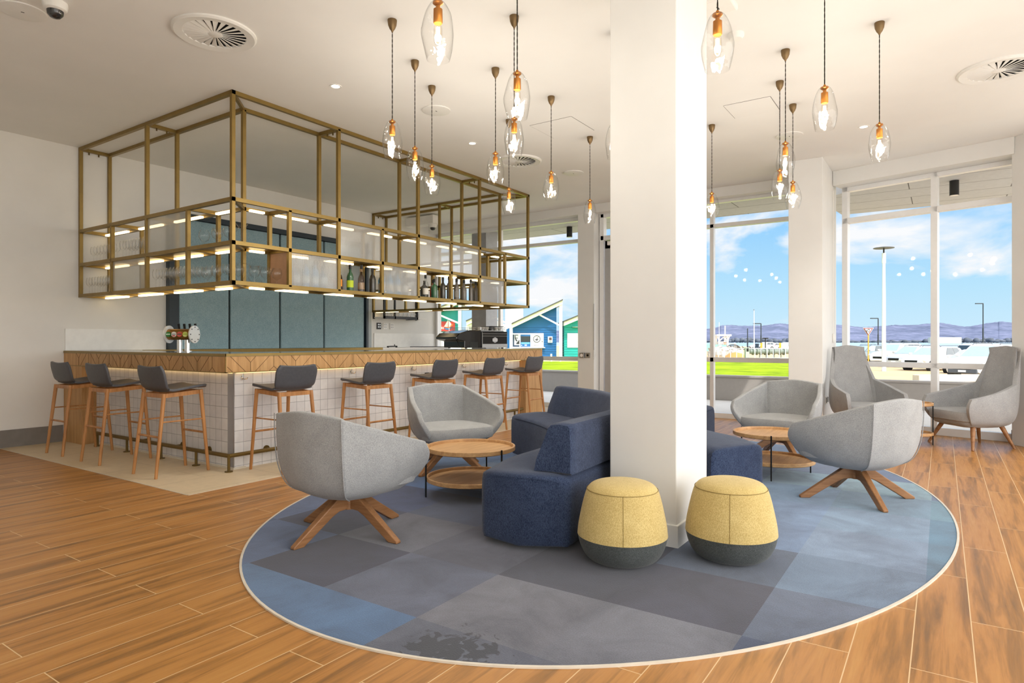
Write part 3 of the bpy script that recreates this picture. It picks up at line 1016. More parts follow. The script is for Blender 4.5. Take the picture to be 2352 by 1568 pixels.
# ------------------------------------------------------------------ brass frame
bf = thing('hanging_bar_frame', 'U-shaped brass frame hung from the ceiling with two lit shelf tiers', 'hanging shelf')
fx0, fy0, fx1, fy1 = 3.489, 5.535, 8.695, Y1
DPT = 0.345                              # depth of each arm
w = 0.038
LV = [1.7387 + w / 2, 2.135, 2.545, ZC - w / 2]
FX = [3.489, 4.137, 4.779, 5.439, 6.072, 6.729, 7.376, 8.019, 8.695]
FY = [8.76, 7.932, 7.142, 6.327, 5.535]
FULLX = {0, 2, 4, 6, 8}
FULLY = {0, 2, 4}
h2 = w / 2


def post(x, y, z0, z1):
    MB().box(x - h2, x + h2, y - h2, y + h2, z0, z1).build('post', M['brass'], bf, bevel=0.002, seg=1)


def rail(p, q):
    MB().bar(p, q, w, w).build('rail', M['brass'], bf)


ix0, iy0, ix1 = fx0 + DPT, fy0 + DPT, fx1 - DPT
# outer and inner posts along the front
for i, x in enumerate(FX):
    xo = x + (h2 if i == 0 else (-h2 if i == 8 else 0))
    post(xo, fy0 + h2, LV[0], LV[3] if i in FULLX else LV[2])
    if i not in (0, 8):
        post(min(max(xo, ix0), ix1), iy0, LV[0], LV[3] if i in FULLX else LV[2])
post(ix0, iy0, LV[0], LV[3])
post(ix1, iy0, LV[0], LV[3])
for i, y in enumerate(FY[:-1]):
    yo = y - (h2 if i == 0 else 0)
    top = LV[3] if i in FULLY else LV[2]
    post(fx0 + h2, yo, LV[0], top)
    post(ix0, yo, LV[0], top)
    post(fx1 - h2, yo, LV[0], top)
    post(ix1, yo, LV[0], top)
for k, z in enumerate(LV):
    rail((fx0, fy0 + h2, z), (fx1, fy0 + h2, z))
    rail((ix0, iy0, z), (ix1, iy0, z))
    rail((fx0 + h2, fy0, z), (fx0 + h2, fy1 - 0.002, z))
    rail((ix0, iy0, z), (ix0, fy1 - 0.002, z))
    rail((fx1 - h2, fy0, z), (fx1 - h2, fy1 - 0.002, z))
    rail((ix1, iy0, z), (ix1, fy1 - 0.002, z))
    # ties across the arms
    for i, x in enumerate(FX[1:-1], 1):
        if k < 3 or i in FULLX:
            MB().bar((x, fy0 + h2, z), (x, iy0, z), w, w).build('tie', M['brass'], bf)
    for i, y in enumerate(FY[:-1]):
        if k < 3 or i in FULLY:
            yy = y - (h2 if i == 0 else 0)
            MB().bar((fx0 + h2, yy, z), (ix0, yy, z), w, w).build('tie', M['brass'], bf)
            MB().bar((fx1 - h2, yy, z), (ix1, yy, z), w, w).build('tie', M['brass'], bf)
    MB().bar((fx0 + h2, fy0 + h2, z), (ix0, iy0, z), w * 0.8, w * 0.8).build('tie', M['brass'], bf)
    MB().bar((fx1 - h2, fy0 + h2, z), (ix1, iy0, z), w * 0.8, w * 0.8).build('tie', M['brass'], bf)
# boards of the two tiers
for z in LV[:2]:
    zz = z + 0.004
    MB().prism([(fx0 + w, fy0 + w, zz), (fx1 - w, fy0 + w, zz), (fx1 - w, fy1 - 0.004, zz), (ix1, fy1 - 0.004, zz), (ix1, iy0, zz), (ix0, iy0, zz), (ix0, fy1 - 0.004, zz), (fx0 + w, fy1 - 0.004, zz)],
               (0, 0, 0.012)).build('shelf_board', M['brass'], bf)
BZ = [z + 0.0172 for z in LV[:2]]
# light bars under the inner rails
for z in LV[:3]:
    for i in range(8):
        a, b = max(FX[i], ix0) + 0.04, min(FX[i + 1], ix1) - 0.04
        m_ = a + (b - a) * 0.72
        MB().box(a, m_, iy0 - 0.065, iy0 - 0.03, z - 0.026, z - 0.004).build('light_bar', M['led'], bf)
    for i in range(4):
        b, a = FY[i] - 0.05, max(FY[i + 1], iy0) + 0.05
        MB().box(ix0 - 0.065, ix0 - 0.03, a + (b - a) * 0.25, b, z - 0.026, z - 0.004).build('light_bar', M['led'], bf)
        if i < 3:
            MB().box(ix1 + 0.03, ix1 + 0.065, a + (b - a) * 0.25, b, z - 0.026, z - 0.004).build('light_bar', M['led'], bf)
# hooks under the top ties
def bolt(x, y):
    MB().cyl((x, y, LV[3] - w / 2), (x, y, LV[3] - w / 2 - 0.03), 0.008, n=8).build('bolt', M['brass_dk'], bf)


for i in (2, 4, 6):
    for s in (0.11, 0.20):
        bolt(FX[i], fy0 + s)
for i in (0, 2):
    for s in (0.11, 0.22):
        bolt(fx0 + s, FY[i] - h2)
        bolt(fx1 - s, FY[i] - h2)


def rib_x(i, k, y=None):
    y = fy0 + 0.016 if y is None else y
    MB().box(FX[i] + h2, FX[i + 1] - h2, y, y + 0.006, LV[k] + h2, LV[k + 1] - h2).build('ribbed_panel', M['ribbed'], bf)


def rib_y(i, k):
    MB().box(fx0 + 0.016, fx0 + 0.022, FY[i + 1] + h2, FY[i] - h2, LV[k] + h2, LV[k + 1] - h2).build('ribbed_panel', M['ribbed'], bf)


for i, k in ((1, 0), (3, 0), (6, 0), (2, 1), (4, 1), (5, 1)):
    rib_x(i, k)
rib_y(1, 0)
rib_y(2, 1)
rib_x(2, 0, iy0 + 0.02)
# side divider panel
MB().box(FX[1] - 0.006, FX[1], fy0 + w, iy0 - h2, LV[0] + h2, LV[1] - h2).build('divider_panel', flat('rosy_divider', '#c79a78', 0.5), bf)

# glassware -----------------------------------------------------------------
GP = {
    'wine': [(0.030, 0.0), (0.031, 0.002), (0.006, 0.008), (0.0035, 0.03), (0.0035, 0.085), (0.008, 0.098), (0.028, 0.115), (0.036, 0.145), (0.034, 0.175), (0.027, 0.205)],
    'martini': [(0.036, 0.0), (0.037, 0.002), (0.007, 0.008), (0.0035, 0.02), (0.0035, 0.10), (0.006, 0.112), (0.030, 0.150), (0.057, 0.190)],
    'balloon': [(0.033, 0.0), (0.034, 0.002), (0.007, 0.008), (0.005, 0.02), (0.005, 0.045), (0.010, 0.055), (0.040, 0.075), (0.054, 0.11), (0.050, 0.145), (0.036, 0.175)],
}
proto = {}


def glass(kind, x, y, z, label, group, flip=False):
    cat = {'wine': 'wine glass', 'martini': 'martini glass', 'balloon': 'balloon glass'}[kind]
    if kind not in proto:
        o = MB().lathe(GP[kind], 14).build(cat.replace(' ', '_'), M['glassware'], smooth=60)
        tag(o, label, cat, group)
        proto[kind] = o
    else:
        o = copy_tree(proto[kind])
        o['label'], o['group'] = label, group
    o.location = (x, y, z + (0.19 if flip else 0))
    o.rotation_euler = (PI, 0, 0) if flip else (0, 0, 0)
    return o


rg = random.Random(3)


def row(kind, x0, y0, x1, y1, n, z, label, group):
    for k in range(n):
        f = k / max(1, n - 1)
        glass(kind, x0 + (x1 - x0) * f, y0 + (y1 - y0) * f, z, label, group)


row('wine', 3.60, 8.62, 3.60, 8.02, 8, BZ[1], 'wine glass in the top tier bay of the brass frame next to the wall', 'wine glasses in the top tier by the wall')
row('wine', 3.58, 7.84, 3.58, 7.24, 9, BZ[1], 'wine glass in the top tier bay beside the upper ribbed panel', 'wine glasses in the second bay of the top tier')
row('wine', 3.68, 7.84, 3.68, 7.24, 9, BZ[1], 'wine glass in the top tier bay beside the upper ribbed panel', 'wine glasses in the second bay of the top tier')
row('wine', 3.57, 8.66, 3.57, 8.00, 10, BZ[0], 'wine glass in the bottom tier bay of the brass frame next to the wall', 'wine glasses in the bottom tier by the wall')
row('wine', 3.67, 8.62, 3.67, 8.04, 9, BZ[0], 'wine glass in the bottom tier bay of the brass frame next to the wall', 'wine glasses in the bottom tier by the wall')
for q in range(3):
    row('wine', 3.57 + q * 0.09, 7.08, 3.57 + q * 0.09, 6.38, 11, BZ[0], 'wine glass crowded in the bottom tier bay right of the lower ribbed panel', 'wine glasses in the third bay of the bottom tier')
row('wine', 3.70, 6.27, 3.70, 5.97, 4, BZ[0], 'wine glass behind the balloon glasses in the corner bay', 'wine glasses in the corner bay')
spots = [('balloon', 3.605, 6.20, 1, 0, 'balloon glass on the top tier left of the corner, beside the post'), ('martini', 3.68, 6.08, 1, 0, 'martini glass behind the first balloon glass on the top tier'),
         ('balloon', 3.605, 5.97, 1, 0, 'balloon glass second from the post on the top tier'), ('martini', 3.70, 5.84, 1, 0, 'tilted-looking martini glass third from the post on the top tier'),
         ('balloon', 3.60, 5.76, 1, 0, 'balloon glass on the top tier nearest the corner post'), ('martini', 3.66, 5.64, 1, 0, 'single martini glass on the top tier right of the corner post'),
         ('balloon', 3.605, 6.15, 0, 0, 'balloon glass on the bottom tier beside the left corner bay post'), ('balloon', 3.605, 5.98, 0, 0, 'balloon glass in the middle of the left corner bay, bottom tier'),
         ('martini', 3.72, 5.86, 0, 1, 'upturned martini glass beside the corner post, bottom tier'), ('balloon', 3.605, 5.73, 0, 0, 'balloon glass just left of the corner post, bottom tier'),
         ('balloon', 3.625, 5.645, 0, 0, 'balloon glass just right of the corner post, bottom tier'), ('martini', 3.72, 5.66, 0, 1, 'upturned martini glass right of the corner post, bottom tier'),
         ('balloon', 3.80, 5.645, 0, 0, 'balloon glass second right of the corner post, bottom tier'), ('martini', 3.85, 5.72, 0, 0, 'martini glass behind the second balloon glass, bottom tier'),
         ('balloon', 3.925, 5.645, 0, 0, 'balloon glass in the middle of the bay right of the corner'), ('martini', 3.93, 5.77, 0, 1, 'upturned martini glass before the rosy divider, bottom tier'),
         ('martini', 4.06, 5.78, 0, 0, 'martini glass beside the rosy divider panel, bottom tier'), ('balloon', 4.055, 5.645, 0, 0, 'balloon glass in front of the rosy divider panel')]
for kind, x, y, k, fl, lab in spots:
    glass(kind, x, y, BZ[k], lab, 'cocktail glasses at the corner of the frame', bool(fl))

# bottles -------------------------------------------------------------------
BP = {
    'tall': [(0, 0), (0.036, 0), (0.038, 0.01), (0.038, 0.17), (0.030, 0.20), (0.015, 0.225), (0.013, 0.29), (0, 0.29)],
    'square': [(0, 0), (0.042, 0), (0.044, 0.01), (0.044, 0.15), (0.036, 0.175), (0.016, 0.19), (0.014, 0.25), (0, 0.25)],
    'squat': [(0, 0), (0.050, 0), (0.055, 0.015), (0.055, 0.12), (0.040, 0.16), (0.016, 0.18), (0.014, 0.225), (0, 0.225)],
    'slim': [(0, 0), (0.030, 0), (0.031, 0.01), (0.031, 0.19), (0.024, 0.22), (0.013, 0.235), (0.012, 0.31), (0, 0.31)],
}


def bottle_glass(name, tint, edge):
    return thin_glass(name, tint, edge, 1.0, 0.35, 0.05)


BG = {
    'clear': bottle_glass('clear_bottle', (0.92, 0.93, 0.93, 1), (0.35, 0.36, 0.37, 1)),
    'blue': flat('blue_bottle', '#3f8fc0', 0.15, 0, 0.7),
    'dark': flat('dark_bottle', '#34322c', 0.15, 0, 0.7),
    'amber': bottle_glass('amber_bottle', (0.80, 0.45, 0.14, 1), (0.45, 0.18, 0.03, 1)),
    'green': flat('green_bottle', '#2f5a3d', 0.15, 0, 0.7),
    'rose': bottle_glass('rose_bottle', (0.62, 0.44, 0.34, 1), (0.35, 0.2, 0.14, 1)),
    'smoke': flat('smoky_bottle', '#6d6760', 0.2, 0, 0.6),
    'brown': flat('brown_bottle', '#57483a', 0.15, 0, 0.7),
    'red': flat('red_bottle', '#8e4a34', 0.2, 0, 0.6),
}
LBL = {c: flat('label_' + c, h_, 0.6) for c, h_ in (('white', '#dcd8ce'), ('orange', '#d98a2c'), ('lime', '#b9cf2e'), ('tan', '#b58f63'), ('red', '#b44a34'), ('pale', '#c9d8dc'), ('grey', '#88847c'))}
bproto = {}


def bottle(shape, col, lab, x, y, z, label, group):
    key = (shape, col, lab)
    if key not in bproto:
        t = thing('bottle', label, 'bottle', (x, y, z), group=group)
        P_ = BP[shape]
        MB().lathe(P_, 16).build('bottle_body', BG[col], t, smooth=50)
        top = P_[-1][1]
        MB().lathe([(0.0145, top - 0.035), (0.016, top - 0.034), (0.016, top + 0.012), (0, top + 0.012)], 12).build('cap', M['black'] if col not in ('amber', 'rose') else LBL['tan'], t, smooth=50)
        if lab:
            r = P_[2][0] + 0.0012
            MB().lathe([(r, 0.045), (r, 0.125)], 20).build('label_band', LBL[lab], t, smooth=60)
        bproto[key] = t
    else:
        t = copy_tree(bproto[key], (x, y, z), 0, label, group)
    return t


ORD = ['first', 'second', 'third', 'fourth', 'fifth', 'sixth', 'seventh', 'eighth', 'ninth']
# behind the first ribbed panel
for k in range(9):
    bottle('tall' if k % 2 else 'square', 'blue' if k % 3 != 1 else 'clear', 'pale' if k % 2 else 'white', FX[1] + 0.085 + k * 0.061, fy0 + (0.10 if k % 2 else 0.20), BZ[0],
           'blurred pale blue bottle behind the first ribbed panel right of the corner', 'bottles behind the first ribbed panel')
bay2 = [('square', 'rose', 'orange'), ('squat', 'smoke', None), ('tall', 'green', 'lime'), ('slim', 'amber', 'orange'), ('slim', 'clear', None), ('tall', 'rose', 'tan'), ('tall', 'dark', None)]
nm2 = ['rosy square bottle with orange label', 'squat smoky grey bottle', 'green bottle with lime label', 'slim amber bottle with orange band', 'slim clear bottle', 'rosy bottle with tan label', 'dark bottle against the right post']
for k, (s_, c_, l_) in enumerate(bay2):
    bottle(s_, c_, l_, FX[2] + 0.075 + k * 0.087, fy0 + 0.11 + 0.10 * (k % 2), BZ[0], nm2[k] + ' in the open bay with grey backing', 'bottles in the grey-backed bay')
for k in range(8):
    bottle('tall', 'blue' if k < 5 else 'brown', 'white', FX[3] + 0.075 + k * 0.066, fy0 + 0.09 + 0.08 * (k % 2), BZ[0],
           ('blurred blue' if k < 5 else 'blurred brownish') + ' bottle behind the second lower ribbed panel', 'bottles behind the second ribbed panel')
bay4 = [('slim', 'clear', None), ('squat', 'dark', 'grey'), ('tall', 'clear', 'white'), ('squat', 'dark', None), ('square', 'green', None), ('square', 'red', 'red'), ('tall', 'dark', None)]
nm4 = ['slim clear long-necked bottle', 'squat dark bottle with round grey label', 'tall clear bottle with white label', 'squat unlabelled dark bottle', 'square green bottle', 'square red-brown bottle', 'tall dark bottle at the right post']
for k, (s_, c_, l_) in enumerate(bay4):
    bottle(s_, c_, l_, FX[4] + 0.07 + k * 0.088, fy0 + 0.11 + 0.10 * (k % 2), BZ[0], nm4[k] + ' in the bay with mixed spirits', 'mixed spirit bottles')
for k in range(7):
    bottle('tall' if k % 3 else 'slim', 'brown' if k % 2 else 'smoke', 'grey' if k == 2 else None, FX[5] + 0.07 + k * 0.082, fy0 + 0.11 + 0.06 * (k % 2), BZ[0],
           '%s bottle from the left in the row of brown wine bottles' % ORD[k], 'brown wine bottles')
for k in range(7):
    bottle('tall', 'smoke', None, FX[6] + 0.07 + k * 0.082, fy0 + 0.14, BZ[0], 'blurred grey bottle behind the last ribbed panel', 'bottles behind the last ribbed panel')
# ------------------------------------------------------------------ bar stools
def make_stool():
    t = thing('bar_stool', 'bar stool', 'bar stool')

    def shell(prof, widths, name, mats, wrap):
        pr_ = cr([(x, 0, z) for x, z in prof], 4)
        ww = cr([(a, 0, 0) for a in widths], 4)
        rows = []
        for p_, w_ in zip(pr_, ww):
            hw = w_.x
            rows.append([(p_.x + wrap * (k / 5) ** 2, hw * k / 5, p_.z + 0.012 * (k / 5) ** 2) for k in range(-5, 6)])
        return MB().loft(rows, caps=False, closed=False).build(name, mats, t, smooth=60, solid=(0.024, 0, 1), bevel=0.006)

    shell([(0.232, 0.770), (0.205, 0.783), (0.12, 0.776), (0.0, 0.760), (-0.09, 0.750), (-0.135, 0.757)], [0.165, 0.20, 0.208, 0.208, 0.208, 0.21], 'seat', [M['leather'], M['leather_br']], 0.0)
    shell([(-0.135, 0.757), (-0.165, 0.785), (-0.182, 0.84), (-0.20, 0.92), (-0.212, 0.972)], [0.19, 0.215, 0.222, 0.222, 0.19], 'backrest', [M['leather'], M['leather']], 0.012)
    fr = MB()
    for y in (-0.165, 0.165):
        fr.bar((-0.155, y, 0.715), (0.165, y, 0.735), 0.02, 0.038)
    for x, z in ((-0.16, 0.715), (0.165, 0.735)):
        fr.bar((x, -0.17, z), (x, 0.17, z), 0.02, 0.038)
    fr.build('seat_frame', M['oak_leg'], t)
    for sx in (-1, 1):
        for sy in (-1, 1):
            p_ = Vector((-0.163, sy * 0.175, 0.735)) if sx < 0 else Vector((0.172, sy * 0.175, 0.755))
            q_ = Vector((-0.245, sy * 0.197, 0.0)) if sx < 0 else Vector((0.235, sy * 0.197, 0.0))
            MB().cyl(q_, p_, 0.0135, 0.0185, n=14).build('leg', M['oak_leg'], t, smooth=50)

    def on(sx, sy, z):
        p_ = Vector((-0.163, sy * 0.175, 0.735)) if sx < 0 else Vector((0.172, sy * 0.175, 0.755))
        q_ = Vector((-0.245, sy * 0.197, 0.0)) if sx < 0 else Vector((0.235, sy * 0.197, 0.0))
        return q_.lerp(p_, z / p_.z)
    for sy in (-1, 1):
        MB().cyl(on(-1, sy, 0.485), on(1, sy, 0.485), 0.007, n=10).build('stretcher', M['oak_leg'], t, smooth=50)
    for sx in (-1, 1):
        MB().cyl(on(sx, -1, 0.355), on(sx, 1, 0.355), 0.010, n=10).build('footrest', M['oak_leg'], t, smooth=50)
    return t


stool = make_stool()
GS = 'charcoal leather bar stools along the bar'
spots = [(3.118, 7.78, 0, 'charcoal bar stool nearest the left wall, on the short side of the bar'),
         (3.108, 6.93, 0, 'middle charcoal bar stool of three on the short side of the bar'),
         (3.103, 5.868, 0, 'charcoal bar stool nearest the bar corner on its short side'),
         (3.775, 5.140, PI / 2, 'charcoal bar stool nearest the corner on the tiled long side'),
         (4.83, 5.140, PI / 2, 'second charcoal bar stool from the corner on the long side'),
         (5.91, 5.140, PI / 2, 'middle charcoal bar stool of five on the long side, behind the tub armchair'),
         (6.92, 5.140, PI / 2, 'charcoal bar stool second from the far end of the long side'),
         (7.93, 5.140, PI / 2, 'farthest charcoal bar stool beside the oak end panel')]
for i, (x, y, a, lab) in enumerate(spots):
    o = stool if i == 0 else copy_tree(stool)
    o.location, o.rotation_euler = (x, y, 0.003), (0, 0, a)
    o['label'], o['group'] = lab, GS


# ------------------------------------------------------------------ armchairs
def mirror(col):
    return [(x, -y, z) for x, y, z in col]


def upholstered(t, panels, mat, name='shell', nv=5, nh=8, thick=0.045):
    """panels: lists of columns (each from hem to rim) running round the seat"""
    cols = []
    for pn in panels:
        m_ = [cr(c, nv) for c in pn]
        R = len(m_[0])
        rows = [cr([m_[j][r] for j in range(len(m_))], nh) for r in range(R)]
        seq = [[rows[r][k] for r in range(R)] for k in range(len(rows[0]))]
        cols += seq if not cols else seq[1:]
    mb = MB()
    n = len(cols[0])
    mb.loft(cols, caps=False, closed=False)
    # orient so the outer face is outward
    o = mb.build(name, mat, t, smooth=32, fix=True)
    me = o.data
    ctr = Vector((0.05, 0, 0.5))
    s_ = sum((p.center - ctr).dot(p.normal) * p.area for p in me.polygons)
    if s_ < 0:
        me.flip_normals()
    md = o.modifiers.new('thick', 'SOLIDIFY')
    md.thickness, md.offset = thick, -1
    md = o.modifiers.new('edge', 'BEVEL')
    md.width, md.segments, md.limit_method, md.angle_limit = 0.014, 3, 'ANGLE', math.radians(50)
    return o


def cushion(t, outline, rings, mat, name):
    """outline: closed plan, rings: (scale, z)"""
    c = Vector((sum(p[0] for p in outline) / len(outline), 0, 0))
    ol = crc([(x, y, 0) for x, y in outline], 6)
    rows = []
    for s_, z in rings:
        rows.append([(c.x + (p.x - c.x) * s_, p.y * s_, z) for p in ol])
    return MB().loft(rows).build(name, mat, t, smooth=40)


def make_tub():
    t = thing('tub_armchair', 'tub chair', 'armchair')
    tip = [(0.14, -0.17, 0.25), (0.25, -0.29, 0.305), (0.295, -0.385, 0.42), (0.28, -0.425, 0.50), (0.235, -0.43, 0.572)]
    mid = [(0.0, -0.20, 0.245), (0.0, -0.315, 0.305), (0.0, -0.375, 0.43), (-0.015, -0.39, 0.55), (-0.03, -0.385, 0.66)]
    cor = [(-0.14, -0.16, 0.245), (-0.25, -0.25, 0.305), (-0.30, -0.29, 0.43), (-0.318, -0.30, 0.60), (-0.322, -0.298, 0.757)]
    bak = [(-0.18, 0, 0.24), (-0.305, 0, 0.305), (-0.352, 0, 0.43), (-0.365, 0, 0.60), (-0.368, 0, 0.785)]
    upholstered(t, [[tip, mid, cor], [cor, bak, mirror(cor)], [mirror(cor), mirror(mid), mirror(tip)]], M['grey_fab'])
    # stitched seams at the back corners
    for s in (-1, 1):
        pth = [Vector((p.x - 0.003, s * p.y - 0 , p.z)) for p in cr(cor, 6)]
        pth = [Vector((p.x - 0.002, p.y - 0.0 + (0.002 if p.y > 0 else -0.002), p.z)) for p in pth]
        MB().tube(pth, 0.0035, 6).build('piping', M['grey_fab2'], t, smooth=50)
    ol = [(0.27, -0.315), (0.305, 0.0), (0.27, 0.315), (0.0, 0.315), (-0.225, 0.235), (-0.285, 0.0), (-0.225, -0.235), (0.0, -0.315)]
    cushion(t, ol, [(0.86, 0.30), (0.97, 0.315), (1.0, 0.345), (1.0, 0.385), (0.965, 0.41), (0.85, 0.425), (0.5, 0.433), (0.05, 0.436)], M['grey_fab'], 'seat_cushion')
    ol2 = [(0.25, -0.31), (0.285, 0.0), (0.25, 0.31), (-0.20, 0.25), (-0.28, 0.0), (-0.20, -0.25)]
    cushion(t, ol2, [(0.45, 0.242), (0.62, 0.25), (0.80, 0.27), (0.94, 0.305), (1.0, 0.33)], M['grey_fab'], 'seat_base')
    b = thing('swivel_base', None, None)
    b.parent = t
    MB().cyl((0, 0, 0.15), (0, 0, 0.255), 0.045, n=20).build('hub', M['walnut_leg'], b, smooth=40)
    prof = [(0.0, 0.262), (0.07, 0.255), (0.425, 0.016), (0.425, 0.0), (0.355, 0.0), (0.15, 0.128), (0.10, 0.150), (0.0, 0.155)]
    for k in range(4):
        mb = MB()
        vs = []
        for s in (-1, 1):
            for x, z in prof:
                wd = 0.026 - 0.008 * (x / 0.425)
                vs.append(Vector((x, s * wd, z)))
        n = len(prof)
        mb.add(vs, [tuple(range(n - 1, -1, -1)), tuple(range(n, 2 * n))] + [(i, (i + 1) % n, n + (i + 1) % n, n + i) for i in range(n)])
        mb.build('leg', M['walnut_leg'], b, bevel=0.006, rz=k * PI / 2)
    return t


tub = make_tub()
GA = 'grey tub armchairs around the round tables'
tubs = [(2.742, 3.085, 0.0, 0.0, 'grey tub armchair in front of the bar with its back to the room'),
        (4.62, 3.82, math.radians(244), math.radians(116), 'grey tub armchair facing out behind the left round table, by the bar stools'),
        (5.505, 0.546, math.radians(62), math.radians(-31), 'grey tub armchair seen from behind at right on the blue carpet'),
        (7.03, 1.385, math.radians(170), math.radians(45), 'grey tub armchair facing out behind the right round table, by the window')]
for i, (x, y, a, ba, lab) in enumerate(tubs):
    o = tub if i == 0 else copy_tree(tub)
    o.location, o.rotation_euler = (x, y, 0.0065), (0, 0, a)
    o['label'], o['group'] = lab, GA
    for ch in o.children:
        if ch.name.startswith('swivel_base'):
            ch.rotation_euler = (0, 0, ba)


def make_high():
    t = thing('highback_armchair', 'high chair', 'armchair')
    tip = [(0.16, -0.20, 0.24), (0.27, -0.30, 0.285), (0.335, -0.35, 0.40), (0.345, -0.365, 0.49), (0.315, -0.365, 0.565)]
    mid = [(0.02, -0.21, 0.235), (0.02, -0.315, 0.285), (0.04, -0.36, 0.41), (0.03, -0.37, 0.54), (-0.01, -0.36, 0.640)]
    sho = [(-0.13, -0.19, 0.235), (-0.20, -0.275, 0.285), (-0.235, -0.315, 0.42), (-0.25, -0.31, 0.58), (-0.27, -0.29, 0.72)]
    she = [(-0.14, -0.18, 0.235), (-0.22, -0.265, 0.285), (-0.262, -0.298, 0.42), (-0.30, -0.275, 0.70), (-0.345, -0.235, 0.93)]
    top = [(-0.15, -0.17, 0.235), (-0.24, -0.25, 0.285), (-0.285, -0.285, 0.42), (-0.335, -0.26, 0.75), (-0.395, -0.205, 1.125)]
    bak = [(-0.17, 0, 0.235), (-0.29, 0, 0.285), (-0.335, 0, 0.42), (-0.39, 0, 0.75), (-0.445, 0, 1.145)]
    upholstered(t, [[tip, mid, sho], [sho, she, top], [top, bak, mirror(top)], [mirror(top), mirror(she), mirror(sho)], [mirror(sho), mirror(mid), mirror(tip)]], M['grey_fab2'], nh=6)
    pth = [Vector((-0.362 + 0.004, y, 0.905 + 0.25 * y * y)) for y in [k * 0.02 for k in range(-9, 10)]]
    pth = [Vector((p.x - 0.052 + 0.9 * p.y * p.y, p.y, p.z)) for p in pth]
    MB().tube(pth, 0.004, 6).build('head_crease', M['grey_fab2'], t, smooth=60)
    ol = [(0.31, -0.29), (0.345, 0.0), (0.31, 0.29), (0.0, 0.30), (-0.20, 0.235), (-0.265, 0.0), (-0.20, -0.235), (0.0, -0.30)]
    cushion(t, ol, [(0.93, 0.305), (0.99, 0.315), (1.0, 0.35), (1.0, 0.39), (0.965, 0.412), (0.85, 0.425), (0.5, 0.432), (0.05, 0.434)], M['grey_fab2'], 'seat_cushion')
    ol2 = [(0.28, -0.29), (0.32, 0.0), (0.28, 0.29), (-0.17, 0.26), (-0.26, 0.0), (-0.17, -0.26)]
    cushion(t, ol2, [(0.5, 0.232), (0.72, 0.238), (0.9, 0.26), (0.98, 0.295), (0.98, 0.306)], M['grey_fab2'], 'seat_base')
    for sx, sy, fx, fy in ((1, 1, 0.285, 0.335), (1, -1, 0.285, -0.335), (-1, 1, -0.285, 0.245), (-1, -1, -0.285, -0.245)):
        MB().cyl((fx, fy, 0.0), (fx * 0.68, fy * 0.68, 0.25), 0.014, 0.026, n=14).build('leg', M['walnut_leg'], t, smooth=50)
    return t


high = make_high()
high.location, high.rotation_euler = (9.12, 0.83, 0), (0, 0, math.radians(212))
high['label'], high['group'] = 'tall winged grey armchair beside the corner pillar, turned right', 'grey highback armchairs at the angled window'
o = copy_tree(high)
o.location, o.rotation_euler = (9.045, -0.29, 0), (0, 0, math.radians(128))
o['label'] = 'tall winged grey armchair at the right edge, turned left'


# ------------------------------------------------------------------ round tables
def make_table(R, H, low, legang):
    t = thing('round_table', 'round table', 'table')

    def tray(zt, hgt, name):
        zb = zt - hgt
        MB().lathe([(0, zb), (R - 0.012, zb), (R, zb + 0.006), (R, zt - 0.003), (R - 0.003, zt), (R - 0.014, zt), (R - 0.016, zt - 0.003), (R - 0.016, zb + 0.014), (0, zb + 0.014)], 64).build(name, M['oak'], t, smooth=40)
    tray(H, 0.037, 'top_tray')
    tray(low, 0.036, 'lower_tray')
    for a in legang:
        x, y = (R + 0.006) * math.cos(a), (R + 0.006) * math.sin(a)
        MB().cyl((x, y, 0), (x, y, H + 0.004), 0.0065, n=10).build('leg', M['black'], t, smooth=50)
    return t


def view_ang(deg):
    """bearing measured in the camera's right/forward frame"""
    a = math.radians(deg)
    return TH + a - PI / 2


t1 = make_table(0.347, 0.382, 0.150, [view_ang(a) for a in (196, 72, -46)])
t1.location = (3.954, 3.061, 0.0065)
t1['label'], t1['group'] = 'two-tier round oak table between the left tub armchairs and sofa', 'two-tier round oak tables'
t2 = make_table(0.347, 0.382, 0.150, [view_ang(a) for a in (245, 5, 120)])
t2.location = (6.10, 1.27, 0.0065)
t2['label'], t2['group'] = 'two-tier round oak table between the right tub armchairs', 'two-tier round oak tables'
t3 = make_table(0.205, 0.497, 0.155, [view_ang(a) for a in (-12, 110, 230)])
t3.location = (8.755, 0.29, 0)
t3['label'] = 'small two-tier side table between the two tall winged armchairs'


# ------------------------------------------------------------------ poufs
def make_pouf():
    t = thing('pouf', 'pouf', 'pouf')
    up = cr([(0.244, 0, 0.145), (0.238, 0, 0.20), (0.222, 0, 0.28), (0.205, 0, 0.35), (0.190, 0, 0.39), (0.165, 0, 0.416), (0.12, 0, 0.430), (0.06, 0, 0.437), (0.0, 0, 0.439)], 4)
    MB().lathe([(p.x, p.z) for p in up], 48).build('cushion_top', M['yellow'], t, smooth=60)
    dn = cr([(0.0, 0, 0.003), (0.12, 0, 0.003), (0.165, 0, 0.010), (0.20, 0, 0.035), (0.228, 0, 0.085), (0.243, 0, 0.145)], 4)
    MB().lathe([(p.x, p.z) for p in dn], 48).build('base_band', M['charcoal'], t, smooth=60)
    ring = [(0.1925 * math.cos(2 * PI * k / 48), 0.1925 * math.sin(2 * PI * k / 48), 0.390) for k in range(49)]
    sm = MB().tube(ring, 0.0018, 5)
    for a in (0, 2.1, 4.2):
        sm.tube([((p.x + 0.0006) * math.cos(a), (p.x + 0.0006) * math.sin(a), p.z) for p in up[:17]], 0.0015, 5)
    sm.build('seams', flat('seam_tan', '#8f7a44', 0.9), t, smooth=60)
    MB().box(-0.012, 0.012, 0, 0.002, 0, 0.045).build('maker_tag', M['white_pl'], t, loc=(-0.225 * 0.56, 0.225 * 0.83 * 1.0, 0.055))
    return t


